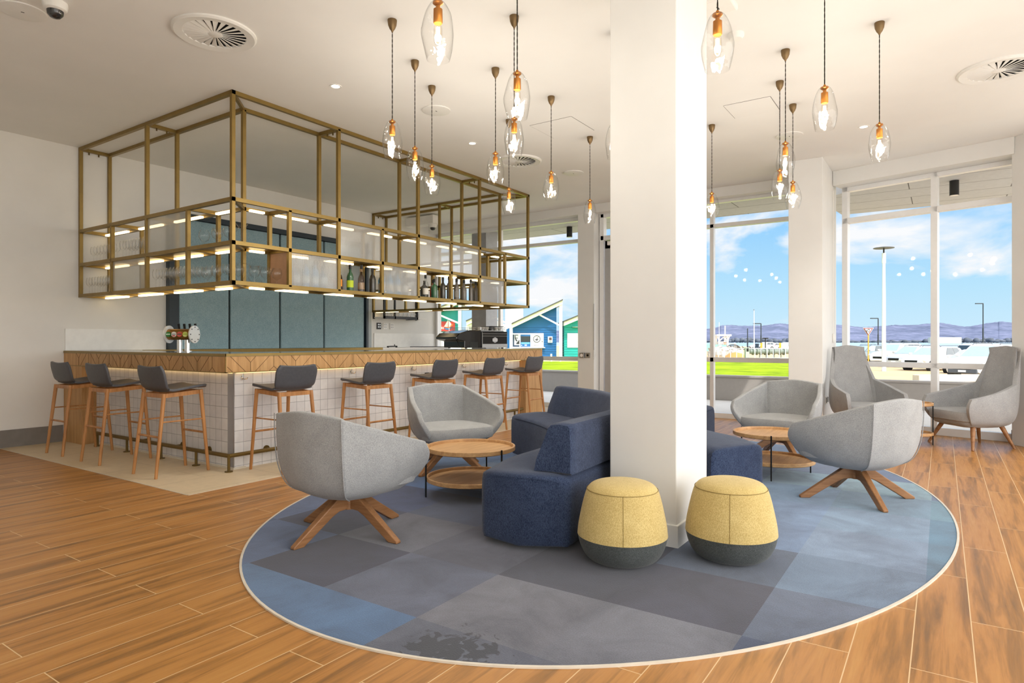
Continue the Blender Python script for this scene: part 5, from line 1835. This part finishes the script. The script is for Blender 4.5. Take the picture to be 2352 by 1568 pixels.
def make_car(kind, paint, dark_front=False):
    """nose at +X, wheels on z = 0"""
    t = thing('car', 'car', 'car')
    if kind == 'suv':
        L, W, belt, roof, hood = 4.8, 0.93, 1.12, 1.80, 1.12
        gh = [(-2.30, 1.15), (-2.15, 1.70), (-1.8, 1.80), (0.10, 1.80), (0.35, 1.74), (1.15, 1.13)]
        R = 0.37
    elif kind == 'wagon':
        L, W, belt, roof, hood = 4.6, 0.90, 1.0, 1.62, 0.98
        gh = [(-2.25, 1.02), (-1.95, 1.52), (-1.5, 1.60), (0.0, 1.62), (0.25, 1.56), (1.15, 1.0)]
        R = 0.33
    else:
        L, W, belt, roof, hood = 4.3, 0.88, 0.92, 1.46, 0.90
        gh = [(-2.0, 0.95), (-1.55, 1.36), (-0.9, 1.45), (0.0, 1.46), (0.30, 1.40), (1.25, 0.92)]
        R = 0.31
    hl = L / 2
    # lower body: stations along the length (x, sill, shoulder, half width)
    st = [(-hl, 0.45, belt - 0.12, W - 0.16), (-hl + 0.06, 0.36, belt, W - 0.06), (-hl + 0.5, 0.30, belt + 0.02, W), (-0.5, 0.27, belt, W), (0.9, 0.27, belt - 0.02, W), (1.3, 0.28, hood, W - 0.01), (hl - 0.45, 0.30, hood - 0.10, W - 0.05), (hl - 0.10, 0.36, hood - 0.22, W - 0.12), (hl, 0.45, hood - 0.34, W - 0.24)]
    rows = []
    for x, s_, b_, w_ in st:
        rows.append([(x, -w_ + 0.05, s_), (x, -w_, s_ + 0.12), (x, -w_, (s_ + b_) / 2), (x, -w_ + 0.03, b_ - 0.06), (x, -w_ + 0.10, b_), (x, 0, b_ + 0.04), (x, w_ - 0.10, b_), (x, w_ - 0.03, b_ - 0.06), (x, w_, (s_ + b_) / 2), (x, w_, s_ + 0.12), (x, w_ - 0.05, s_)])
    b = MB().loft(rows)
    # greenhouse
    rows = []
    zt = max(z for _, z in gh)
    for x, z in gh:
        f = (z - belt) / (zt - belt)
        wb, wt = W - 0.08, W - 0.08 - 0.20 * max(0, f)
        rows.append([(x, -wb, belt - 0.05), (x, -wt, z - 0.03), (x, -wt + 0.08, z), (x, wt - 0.08, z), (x, wt, z - 0.03), (x, wb, belt - 0.05)])
    b.loft(rows)
    b.build('body', paint, t, smooth=35)
    # side glass
    wxs = [p for p in gh if p[1] > belt + 0.05]
    for s in (-1, 1):
        def sp(x, z, e=0.012):
            f = (z - belt) / (zt - belt)
            return (x, s * (W - 0.08 - 0.20 * f + e), z)
        zl, zu = belt + 0.05, zt - 0.10
        xs0, xs1 = gh[0][0] + 0.28, gh[-1][0] - 0.28
        xu0, xu1 = gh[1][0] + 0.30, gh[-2][0] - 0.05
        cuts = [0.0, 0.32, 0.64, 1.0]
        for k in range(3):
            a, c = cuts[k], cuts[k + 1]
            g = 0.012
            lo0, lo1 = xs0 + (xs1 - xs0) * (a + g), xs0 + (xs1 - xs0) * (c - g)
            u0, u1 = xu0 + (xu1 - xu0) * (a + g), xu0 + (xu1 - xu0) * (c - g)
            q_ = [sp(lo0, zl), sp(lo1, zl), sp(u1, zu), sp(u0, zu)]
            MB().prism(q_, (0, -s * 0.02, 0)).build('side_window', TINT if k < 2 else LGLASS, t)
    # windscreen and rear screen
    (xa, za), (xb, zb) = gh[-2], gh[-1]

    def scr(xa, za, xb, zb, name, mat, off):
        fa_, fb_ = (za - belt) / (zt - belt), (zb - belt) / (zt - belt)
        wa, wb_ = W - 0.22 - 0.16 * fa_, W - 0.16
        d = Vector((xb - xa, 0, zb - za))
        n_ = Vector((-d.z, 0, d.x)).normalized()
        if n_.x * off < 0:
            n_ = -n_
        pa, pb = Vector((xa, 0, za)) + d * 0.08 + n_ * 0.015, Vector((xa, 0, za)) + d * 0.92 + n_ * 0.015
        MB().prism([(pa.x, -wa, pa.z), (pa.x, wa, pa.z), (pb.x, wb_, pb.z), (pb.x, -wb_, pb.z)], -n_ * 0.03).build(name, mat, t)
    scr(xa, za, xb, zb, 'windscreen', LGLASS, 1)
    scr(gh[1][0], gh[1][1], gh[0][0], gh[0][1] + 0.05, 'rear_window', TINT, -1)
    wx = (hl - 0.88, -hl + 0.95)
    for x in wx:
        for s in (-1, 1):
            y = s * (W - 0.10)
            ar = MB().cyl((x, s * (W - 0.22), R), (x, s * (W + 0.006), R), R + 0.085, n=28)
            ar.build('wheel_arch', TYRE, t, smooth=40)
            wh = MB().cyl((x, y - s * 0.1, R), (x, y + s * 0.125, R), R, n=32).build('wheel', TYRE, t, smooth=40, bevel=0.02)
            rm = MB()
            yo = y + s * 0.127
            rows = []
            for r_, o_ in ((R * 0.66, -0.02), (R * 0.66, 0.006), (R * 0.60, 0.006), (R * 0.60, -0.02)):
                rows.append([(x + r_ * math.cos(2 * PI * k / 24), yo + s * o_, R + r_ * math.sin(2 * PI * k / 24)) for k in range(24)])
            rm.loft(rows, caps=False)
            for k in range(6):
                a = 2 * PI * k / 6 + 0.3
                rm.bar((x, yo, R), (x + R * 0.62 * math.cos(a), yo, R + R * 0.62 * math.sin(a)), 0.07, 0.016, up=(0, 1, 0))
            rm.cyl((x, yo - s * 0.01, R), (x, yo + s * 0.012, R), 0.06, n=14)
            rm.build('rim', RIM, wh)
    for s in (-1, 1):
        MB().box(hl - 0.33, hl - 0.07, s * (W - 0.16) - 0.15, s * (W - 0.16) + 0.13, hood - 0.36, hood - 0.22).build('headlight', LAMP, t, bevel=0.04)
        MB().box(-hl - 0.01, -hl + 0.14, s * (W - 0.13) - 0.10, s * (W - 0.13) + 0.09, belt - 0.16, belt + 0.10).build('tail_light', TAIL, t, bevel=0.02)
        MB().box(0.72, 0.90, s * (W + 0.10) - 0.09, s * (W + 0.10) + 0.09, belt + 0.03, belt + 0.19).build('mirror', paint, t, bevel=0.04)
        if kind != 'hatch':
            zr = roof + 0.05
            MB().tube([(-1.9, s * (W - 0.30), roof - 0.02), (-1.75, s * (W - 0.30), zr), (0.0, s * (W - 0.30), zr), (0.15, s * (W - 0.30), roof - 0.03)], 0.022, 6).build('roof_rail', PLA, t)
    MB().box(hl - 0.16, hl + 0.03, -W + 0.24, W - 0.24, 0.32, 0.60).build('front_bumper', PLA if dark_front else paint, t, bevel=0.05)
    MB().box(hl - 0.07, hl + 0.035, -0.42, 0.42, 0.52, 0.70).build('grille', M['black'], t, bevel=0.02)
    MB().box(hl + 0.02, hl + 0.045, -0.18, 0.18, 0.40, 0.50).build('number_plate', WHITE, t)
    if dark_front:
        for s in (-1, 1):
            MB().box(-1.3, hl - 1.3, s * (W - 0.01) - 0.03, s * (W - 0.01) + 0.03, 0.28, 0.42).build('side_skirt', PLA, t)
            MB().box(hl - 1.35, hl - 0.2, s * (W - 0.02) - 0.02, s * (W - 0.02) + 0.03, 0.62, 0.76).build('wheel_flare', PLA, t, bevel=0.02)
    return t


cars = {}
HD = TH + PI / 2            # bearing pointing left in the picture


def park(kind, paint, u, d, turn, label, z=GZ, darkf=False, s=1.0):
    key = (kind, paint.name, darkf)
    if key not in cars:
        o = make_car(kind, paint, darkf)
        cars[key] = o
    else:
        o = copy_tree(cars[key])
    p = dr(d, (u - 1176) * d / F)
    o.location = (p.x, p.y, z)
    o.rotation_euler = (0, 0, HD + math.radians(turn))
    o.scale = (s, s, s)
    o['label'], o['group'] = label, 'parked cars outside'
    return o


park('suv', CARW, 2268, 33.5, 28, 'white four-wheel drive with grey bumper, nearest car in the angled window', darkf=True)
park('hatch', CARW, 2236, 39.5, 26, 'white hatchback between the mullion and the nearest four-wheel drive')
park('wagon', CARW, 2142, 43.5, 25, 'white wagon with dark side windows behind the central mullion')
park('wagon', CARG, 2098, 49, 24, 'pale silver wagon behind the street lamp')
park('suv', CARW, 2060, 54, 24, 'white four-wheel drive left of the street lamp')
park('wagon', CARD, 1990, 62, 20, 'blue-grey wagon at the left edge of the angled window')
park('suv', CARW, 2278, 47, 188, 'white four-wheel drive with red tail lamp, turned away at right')
park('hatch', CARW, 2012, 88, 20, 'distant white car roof behind the road sign')
park('suv', CARW, 1755, 150, 12, 'small white ute parked beside the dark pole in the narrow window')
park('wagon', CARW, 1774, 155, 12, 'small white wagon right of the dark pole in the narrow window')
park('suv', CARW, 1806, 122, 60, 'small white van cut by the corner pillar')
park('hatch', CARW, 1737, 160, 12, 'small white hatchback beside the dark bin in the narrow window')

# street furniture -------------------------------------------------------------
p = at(2030, 852, 42.0)
t = thing('street_lamp', 'tall white street lamp with flat disc head outside the angled window', 'street lamp', (p.x, p.y, GZ))
zt = at(2033, 569, 42.0).z - GZ
MB().cyl((0, 0, 0), (0, 0, zt - 1.0), 0.135, 0.09, n=16).cyl((0, 0, zt - 1.0), (0, 0, zt - 0.35), 0.12, n=14).build('pole', WHITE, t, smooth=40)
MB().cyl((-0.06, 0, zt - 0.4), (-0.12, 0, zt), 0.02).cyl((0.06, 0, zt - 0.4), (0.12, 0, zt), 0.02).cyl((0, 0, zt - 0.4), (0, 0, zt - 0.05), 0.05).build('lamp', M['black'], t)
MB().lathe([(0, 0.06), (0.3, 0.05), (0.62, 0.0), (0.62, -0.03), (0.2, -0.02), (0, -0.02)], 28, (0, 0, zt)).build('disc_head', PLA, t, smooth=40)


def dark_pole(u, vtop, d, label, arm=True):
    p = dr(d, (u - 1176) * d / F)
    t = thing('light_pole', label, 'light pole', (p.x, p.y, GZ), rz=HD)
    zt = at(u, vtop, d).z - GZ
    MB().cyl((0, 0, 0), (0, 0, zt * 0.55), d * 0.0011, n=10).cyl((0, 0, zt * 0.55), (0, 0, zt), d * 0.0008, n=10).build('pole', M['dark_frame'], t, smooth=40)
    if arm:
        MB().bar((0, 0, zt), (d * 0.012, 0, zt), d * 0.002, d * 0.0015).build('lamp_arm', M['dark_frame'], t)


dark_pole(2258, 697, 75, 'dark light pole with short arm at right in the angled window')
dark_pole(2017, 731, 100, 'thin dark light pole left of the white street lamp')
dark_pole(1748, 743, 141, 'dark light pole in the narrow window beside the parked cars')
dark_pole(1717, 754, 138, 'shorter dark pole left of the white mast in the narrow window', False)
p = dr(120, (1732 - 1176) * 120 / F)
t = thing('white_mast', 'white mast with small vane in the middle of the narrow window', 'mast', (p.x, p.y, GZ))
zt = at(1732, 713, 120).z - GZ
MB().cyl((0, 0, 0), (0, 0, zt), 0.10, 0.05, n=10).build('pole', WHITE, t)
MB().bar((0, 0, zt - 0.1), (0.2, 0.1, zt + 0.25), 0.12, 0.1).build('vane', PLA, t)
# give-way sign
p = dr(60, (1994.5 - 1176) * 60 / F)
t = thing('road_sign', 'red and white triangular give-way sign on a yellow post', 'road sign', (p.x, p.y, GZ))
W_ = lambda u, v, d=60: tuple(at(u, v, d) - Vector((p.x, p.y, GZ)))
MB().prism([W_(1982, 752.5), W_(2007, 752.5), W_(1994.5, 771.5)], FWD * 0.04).build('plate_edge', WHITE, t)
MB().prism([W_(1983.3, 753.2, 59.95), W_(2005.7, 753.2, 59.95), W_(1994.5, 770.4, 59.95)], FWD * 0.03).build('red_triangle', flat('sign_dark_red', '#7a1a1e', 0.5), t)
MB().prism([W_(1986.6, 755, 59.9), W_(2002.4, 755, 59.9), W_(1994.5, 767, 59.9)], FWD * 0.03).build('white_triangle', WHITE, t)
c_ = Vector(W_(1994.5, 759, 59.86))
mb = MB()
for k in range(3):
    arc = [tuple(c_ + R_ * (0.125 * math.cos(a)) + Vector((0, 0, 0.125 * math.sin(a)))) for a in [k * 2 * PI / 3 + 0.25 + j * 0.26 for j in range(7)]]
    mb.tube(arc, 0.03, 6)
mb.build('roundabout_arrows', M['black'], t)
a = W_(1994.5, 771)
MB().cyl((a[0], a[1], 0), (a[0], a[1], a[2] + 0.3), 0.055, n=10).build('post', flat('yellow_post', '#e0a43c', 0.5), t)
# concrete kerb blocks
q = at(2190, 868, 31)
tag(MB().box(-0.25, 0.25, -1.9, 1.9, 0, 0.34).build('kerb_block', flat('cream_kerb', '#d9d2bd', 0.9), loc=(q.x, q.y, GZ), rz=TH + 0.05, bevel=0.03), 'long cream concrete kerb before the nearest parked car', 'kerb')

# lookout tower -----------------------------------------------------------------
DT = 140.0
p = dr(DT, (1658 - 1176) * DT / F)
t = thing('lookout_tower', 'white timber lookout tower with railed deck in the narrow window', 'tower', (p.x, p.y, GZ), rz=TH - PI / 2)
k_ = DT / F
dz = lambda v: at(1658, v, DT).z - GZ
d0, d1, d2, d3 = dz(797), dz(768), dz(767), dz(758)
hw = 16.5 * k_
MB().box(-hw, hw, -hw, hw, d1 - 0.35, d1).build('deck', WHITE, t)
rl = MB()
for x0, x1, y0, y1 in ((-hw, hw, -hw, -hw + 0.08), (-hw, hw, hw - 0.08, hw), (-hw, -hw + 0.08, -hw, hw), (hw - 0.08, hw, -hw, hw)):
    rl.box(x0, x1, y0, y1, d3 - 0.12, d3)
    rl.box(x0, x1, y0, y1, d1, d1 + 0.3)
for k in range(17):
    x = -hw + 2 * hw * k / 16
    rl.box(x - 0.035, x + 0.035, -hw, -hw + 0.06, d1, d3).box(x - 0.035, x + 0.035, hw - 0.06, hw, d1, d3)
rl.build('railing', WHITE, t)
for sx in (-1, 1):
    for sy in (-1, 1):
        x, y = sx * 10 * k_, sy * 10 * k_
        MB().box(x - 0.14, x + 0.14, y - 0.14, y + 0.14, 0, d1 - 0.3).build('leg', WHITE, t)
        MB().bar((x, y, d1 - 1.3), (sx * hw * 0.9, y, d1 - 0.35), 0.15, 0.15).build('bracket', WHITE, t)
xx = 10 * k_
MB().bar((-xx, -xx, d1 - 1.5), (0, -xx, d1 - 0.6), 0.14, 0.18).bar((xx, -xx, d1 - 1.5), (0, -xx, d1 - 0.6), 0.14, 0.18).bar((-xx * 1.25, -xx, d1 - 1.6), (xx * 1.15, -xx, d1 - 1.6), 0.14, 0.16).build('gable_frame', WHITE, t)
MB().box(0.15 * xx, 0.75 * xx, -xx * 0.9, xx * 0.9, 0, d1 - 1.65).build('door_screen', flat('timber_screen', '#b98a55', 0.7), t)
MB().box(-0.9 * xx, 0.1 * xx, -xx * 0.85, xx * 0.85, 0, d1 - 1.6).build('cabin', flat('cabin_white', '#dfe3e0', 0.7), t)
MB().cyl((0.7, 0, d1), (0.7, 0, dz(748)), 0.12, n=8).cyl((-0.6, 0, d1), (-0.6, 0, dz(740)), 0.04, n=8).build('flagpole', WHITE, t)
c_ = Vector((-0.45 * xx, -xx * 0.95, 1.35))
MB().lathe([(0.22, 0), (0.42, 0.06), (0.22, 0.12)], 20).build('life_ring', flat('ring_red', '#b2303a', 0.6), t, loc=tuple(c_))
t.children[-1].rotation_euler = (PI / 2, 0, 0)
# turquoise fence beside the tower
q = dr(128, (1643 - 1176) * 128 / F)
tag(MB().box(-2.2, 2.2, -0.1, 0.1, 0, 1.35).build('shade_fence', flat('turquoise_mesh', '#7fa9a6', 0.8), loc=(q.x, q.y, GZ), rz=TH - PI / 2), 'turquoise screen fence at the foot of the lookout tower', 'fence')
# log climbing frame and driftwood
q = dr(134, (1684 - 1176) * 134 / F)
mb = MB()
for k in range(9):
    a = PI * k / 8
    mb.bar((1.6 * math.cos(a), 0, 0.1 + 1.2 * math.sin(a)), (1.6 * math.cos(a + 0.39), 0, 0.1 + 1.2 * math.sin(a + 0.39)) if k < 8 else (1.6 * math.cos(a), 0, 0), 0.16, 0.16)
for k in range(5):
    mb.bar((-1 + k * 0.5, -0.4, 0.1), (-0.4 + k * 0.3, 0.3, 1.15), 0.12, 0.12)
tag(mb.build('timber_arch', flat('weathered_timber', '#4d4a44', 0.9), loc=(q.x, q.y, GZ), rz=TH - PI / 2), 'dark arched timber structure right of the lookout tower', 'structure')
lg = None
for k in range(7):
    q = dr(146 + (k % 3) * 4.5, (1690 + k * 6 - 1176) * 146 / F)
    if lg is None:
        lg = MB().cyl((-0.9, 0, 0.25), (0.9, 0, 0.45), 0.22, 0.16, n=9).cyl((-0.2, -0.3, 0.1), (0.4, 0.3, 0.9), 0.10, 0.07, n=7).build('driftwood_log', flat('driftwood', '#5a5148', 0.95))
        tag(lg, 'dark driftwood log on the sand before the water', 'log', 'driftwood logs on the sand')
        lg.location = (q.x, q.y, GZ)
    else:
        copy_tree(lg, (q.x, q.y, GZ), k * 0.13)
# rubble mound
mb = MB()
for k in range(150):
    u = rh.uniform(1632, 1700)
    d = rh.uniform(78, 110)
    f = 1 - abs(u - 1655) / 70
    q = dr(d, (u - 1176) * d / F)
    r_ = rh.uniform(0.25, 0.55)
    z = GZ + rh.uniform(0, 0.9) * max(0.1, f)
    vs = [(q.x + r_ * math.cos(a) * rh.uniform(0.6, 1.1), q.y + r_ * math.sin(a) * rh.uniform(0.6, 1.1), z + zz) for zz in (0, r_ * 0.9) for a in [j * PI / 3 for j in range(6)]]
    mb.loft([vs[:6], vs[6:]])
tag(mb.build('rubble_mound', flat('grey_rubble', '#c4c2bb', 0.95, var=0.15, scale=1.0)), 'mound of grey rubble behind the lawn at the foot of the tower', 'rubble', kind='stuff')
SND = flat('orange_sand', '#c58f52', 0.95)
q = dr(75.5, (1690 - 1176) * 75.5 / F)
tag(MB().lathe([(0, 0.7), (0.8, 0.5), (1.4, 0.0)], 20).build('sand_pile', SND, smooth=60, loc=(q.x, q.y, GZ)), 'low pile of orange sand beside the grey rubble', 'sand pile')
# pipeline and its fence
GRNP = flat('grey_green_pipe', '#7b857c', 0.6)
D_ = 72.0
t = thing('pipeline', 'grey-green above-ground pipeline with flanges and wheel valve behind the lawn', 'pipeline')
pa, pb = at(1722, 807, D_), at(1812, 807, D_)
mb = MB().cyl(pa, pb, 0.28, n=14)
mb.build('pipe', GRNP, t, smooth=40)
fl = MB()
for u in (1729, 1738, 1748, 1757, 1766, 1777, 1790, 1800):
    fl.cyl(at(u - 1, 807, D_), at(u + 1, 807, D_), 0.42, n=14)
fl.build('flanges', GRNP, t, smooth=40)
for u in (1745, 1760, 1778, 1794):
    c_ = at(u, 807, D_)
    MB().cyl((c_.x, c_.y, GZ), c_, 0.07, n=8).build('support', GRNP, t)
c_ = at(1758, 807, D_)
MB().cyl(c_, (c_.x, c_.y, c_.z + 1.5), 0.06, n=8).lathe([(0.3, 1.45), (0.36, 1.52), (0.3, 1.55)], 16, tuple(c_)).build('valve_wheel', M['black'], t)
t = thing('wire_fence', 'white tubular fence in front of the pipeline behind the lawn', 'fence')
D_ = 69.0
for v in (800, 822):
    MB().bar(at(1634, v, D_), at(1822, v, D_), 0.07, 0.07).build('fence_rail', WHITE, t)
for k in range(14):
    u = 1636 + k * 14
    c_ = at(u, 800, D_)
    MB().cyl((c_.x, c_.y, GZ), c_, 0.04, n=8).build('fence_post', WHITE, t)
c_ = at(1715.5, 798, 68)
t = thing('control_cabinet', 'narrow grey-green control cabinet in the fence behind the lawn', 'cabinet', (c_.x, c_.y, GZ), rz=TH)
MB().box(-0.2, 0.2, -0.2, 0.2, 0, c_.z - GZ).build('case', flat('cabinet_green', '#a9b3a9', 0.6), t)
MB().box(-0.215, -0.2, -0.12, 0.12, (c_.z - GZ) * 0.68, (c_.z - GZ) * 0.95).build('dark_window', M['black'], t)
for k, (u, v, d, lab) in enumerate([(1749, 790, 100, 'yellow marker post left of the valve wheel'), (1792, 790, 95, 'yellow marker post beside the white van')]):
    c_ = at(u, v, d)
    tag(MB().box(-0.14, 0.14, -0.14, 0.14, 0, c_.z - GZ + 0.2).build('marker_post', flat('marker_yellow%d' % k, '#e6a93c', 0.6), loc=(c_.x, c_.y, GZ)), lab, 'post')
c_ = dr(140, (1739 - 1176) * 140 / F)
tag(MB().box(-0.35, 0.35, -0.35, 0.35, 0, 1.5).build('wheelie_bin', flat('bin_blue', '#22374a', 0.6), loc=(c_.x, c_.y, GZ)), 'dark blue bin beside the small parked cars', 'bin')

# ------------------------------------------------------------------ sky, sun, camera
w_ = bpy.data.worlds.new('sky')
S.world = w_
w_.use_nodes = True
nt = w_.node_tree
nt.nodes.clear()
tt = NT.__new__(NT)
tt.t = nt
tc = nt.nodes.new('ShaderNodeTexCoord')
sep = nt.nodes.new('ShaderNodeSeparateXYZ')
nt.links.new(tc.outputs['Generated'], sep.inputs[0])
elev = sep.outputs[2]
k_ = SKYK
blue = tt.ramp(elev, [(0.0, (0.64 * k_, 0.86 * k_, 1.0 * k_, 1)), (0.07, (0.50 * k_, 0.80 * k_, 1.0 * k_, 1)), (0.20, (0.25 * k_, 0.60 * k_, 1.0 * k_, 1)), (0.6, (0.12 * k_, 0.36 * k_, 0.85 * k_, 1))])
mp = nt.nodes.new('ShaderNodeMapping')
mp.inputs['Scale'].default_value = (2.1, 2.1, 5.2)
mp.inputs['Location'].default_value = SKYLOC
nt.links.new(tc.outputs['Generated'], mp.inputs['Vector'])
n1 = tt.noise(mp.outputs['Vector'], 1.7, 7, 0.55, 0.3)
cl = tt.ramp(n1, [(0.50, (0, 0, 0)), (0.60, (1, 1, 1))])
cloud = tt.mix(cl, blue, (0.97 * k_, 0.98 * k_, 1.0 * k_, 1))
# extra-bright sky added behind and right of the viewer to light the room
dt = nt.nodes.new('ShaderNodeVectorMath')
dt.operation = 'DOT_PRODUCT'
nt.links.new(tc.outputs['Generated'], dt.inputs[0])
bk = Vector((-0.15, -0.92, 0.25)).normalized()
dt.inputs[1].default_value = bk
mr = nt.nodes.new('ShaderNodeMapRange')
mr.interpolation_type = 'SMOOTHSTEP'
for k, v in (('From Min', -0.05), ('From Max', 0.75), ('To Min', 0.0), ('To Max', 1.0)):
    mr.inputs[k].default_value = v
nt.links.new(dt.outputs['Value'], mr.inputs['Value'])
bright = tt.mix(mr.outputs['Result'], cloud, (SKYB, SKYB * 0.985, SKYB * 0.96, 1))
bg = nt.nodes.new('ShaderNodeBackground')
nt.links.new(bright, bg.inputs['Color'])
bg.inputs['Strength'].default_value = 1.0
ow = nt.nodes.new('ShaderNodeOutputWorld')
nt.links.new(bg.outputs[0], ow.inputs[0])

sd = bpy.data.lights.new('sun', 'SUN')
sd.energy = SUNE
sd.angle = 0.02
sd.color = (1.0, 0.96, 0.90)
so = bpy.data.objects.new('sun', sd)
COL.objects.link(so)
so.rotation_euler = Vector((0.62, 0.42, -0.92)).to_track_quat('-Z', 'Y').to_euler()

# unseen pale slab added outside the room to bounce sunlight onto the ceiling
o = MB().box(-24, -3.25, -22, 12, -0.2, -0.02).box(-3.25, 9.0, -22, -3.45, -0.2, -0.02).build('ground_bounce_slab', flat('bright_bounce_slab', '#e6e3dd', 0.9, var=0.03))
structure(o)
# lamps that burn in the ceiling downlights
for x, y in ((3.988, 4.673), (6.053, 4.663), (8.006, 0.723)):
    ld = bpy.data.lights.new('downlight_lamp', 'SPOT')
    ld.energy = 60
    ld.spot_size = math.radians(95)
    ld.spot_blend = 0.6
    ld.shadow_soft_size = 0.04
    ld.color = (1.0, 0.93, 0.82)
    lo = bpy.data.objects.new('downlight_lamp', ld)
    COL.objects.link(lo)
    lo.location = (x, y, ZC - 0.02)

cd = bpy.data.cameras.new('camera')
cd.sensor_width = 36.0
cd.lens = 36.0 * F / 2352
cd.clip_end = 8000
cd.clip_start = 0.05
co = bpy.data.objects.new('camera', cd)
COL.objects.link(co)
co.location = (0, 0, CAMH)
co.rotation_euler = (PI / 2, 0, TH - PI / 2)
for o_ in [x for x in S.objects if x.name.startswith('lamp_holder')]:
    ld = bpy.data.lights.new('pendant_bulb_light', 'POINT')
    ld.energy = PENE
    ld.shadow_soft_size = 0.03
    ld.color = (1.0, 0.93, 0.83)
    lo = bpy.data.objects.new('pendant_bulb_light', ld)
    COL.objects.link(lo)
    lo.parent = o_
    lo.location = (0, 0, -0.15)
S.camera = co
S.view_settings.view_transform = 'Standard'
S.view_settings.look = 'None'
S.view_settings.exposure = EXPO
S.view_settings.gamma = 1.0
S.view_settings.use_curve_mapping = False
c_ = S.cycles
c_.max_bounces = 9
c_.diffuse_bounces = 6
c_.glossy_bounces = 4
c_.transmission_bounces = 4
c_.transparent_max_bounces = 24
c_.caustics_reflective = False
c_.caustics_refractive = False
c_.use_denoising = True
c_.sample_clamp_indirect = 6.0
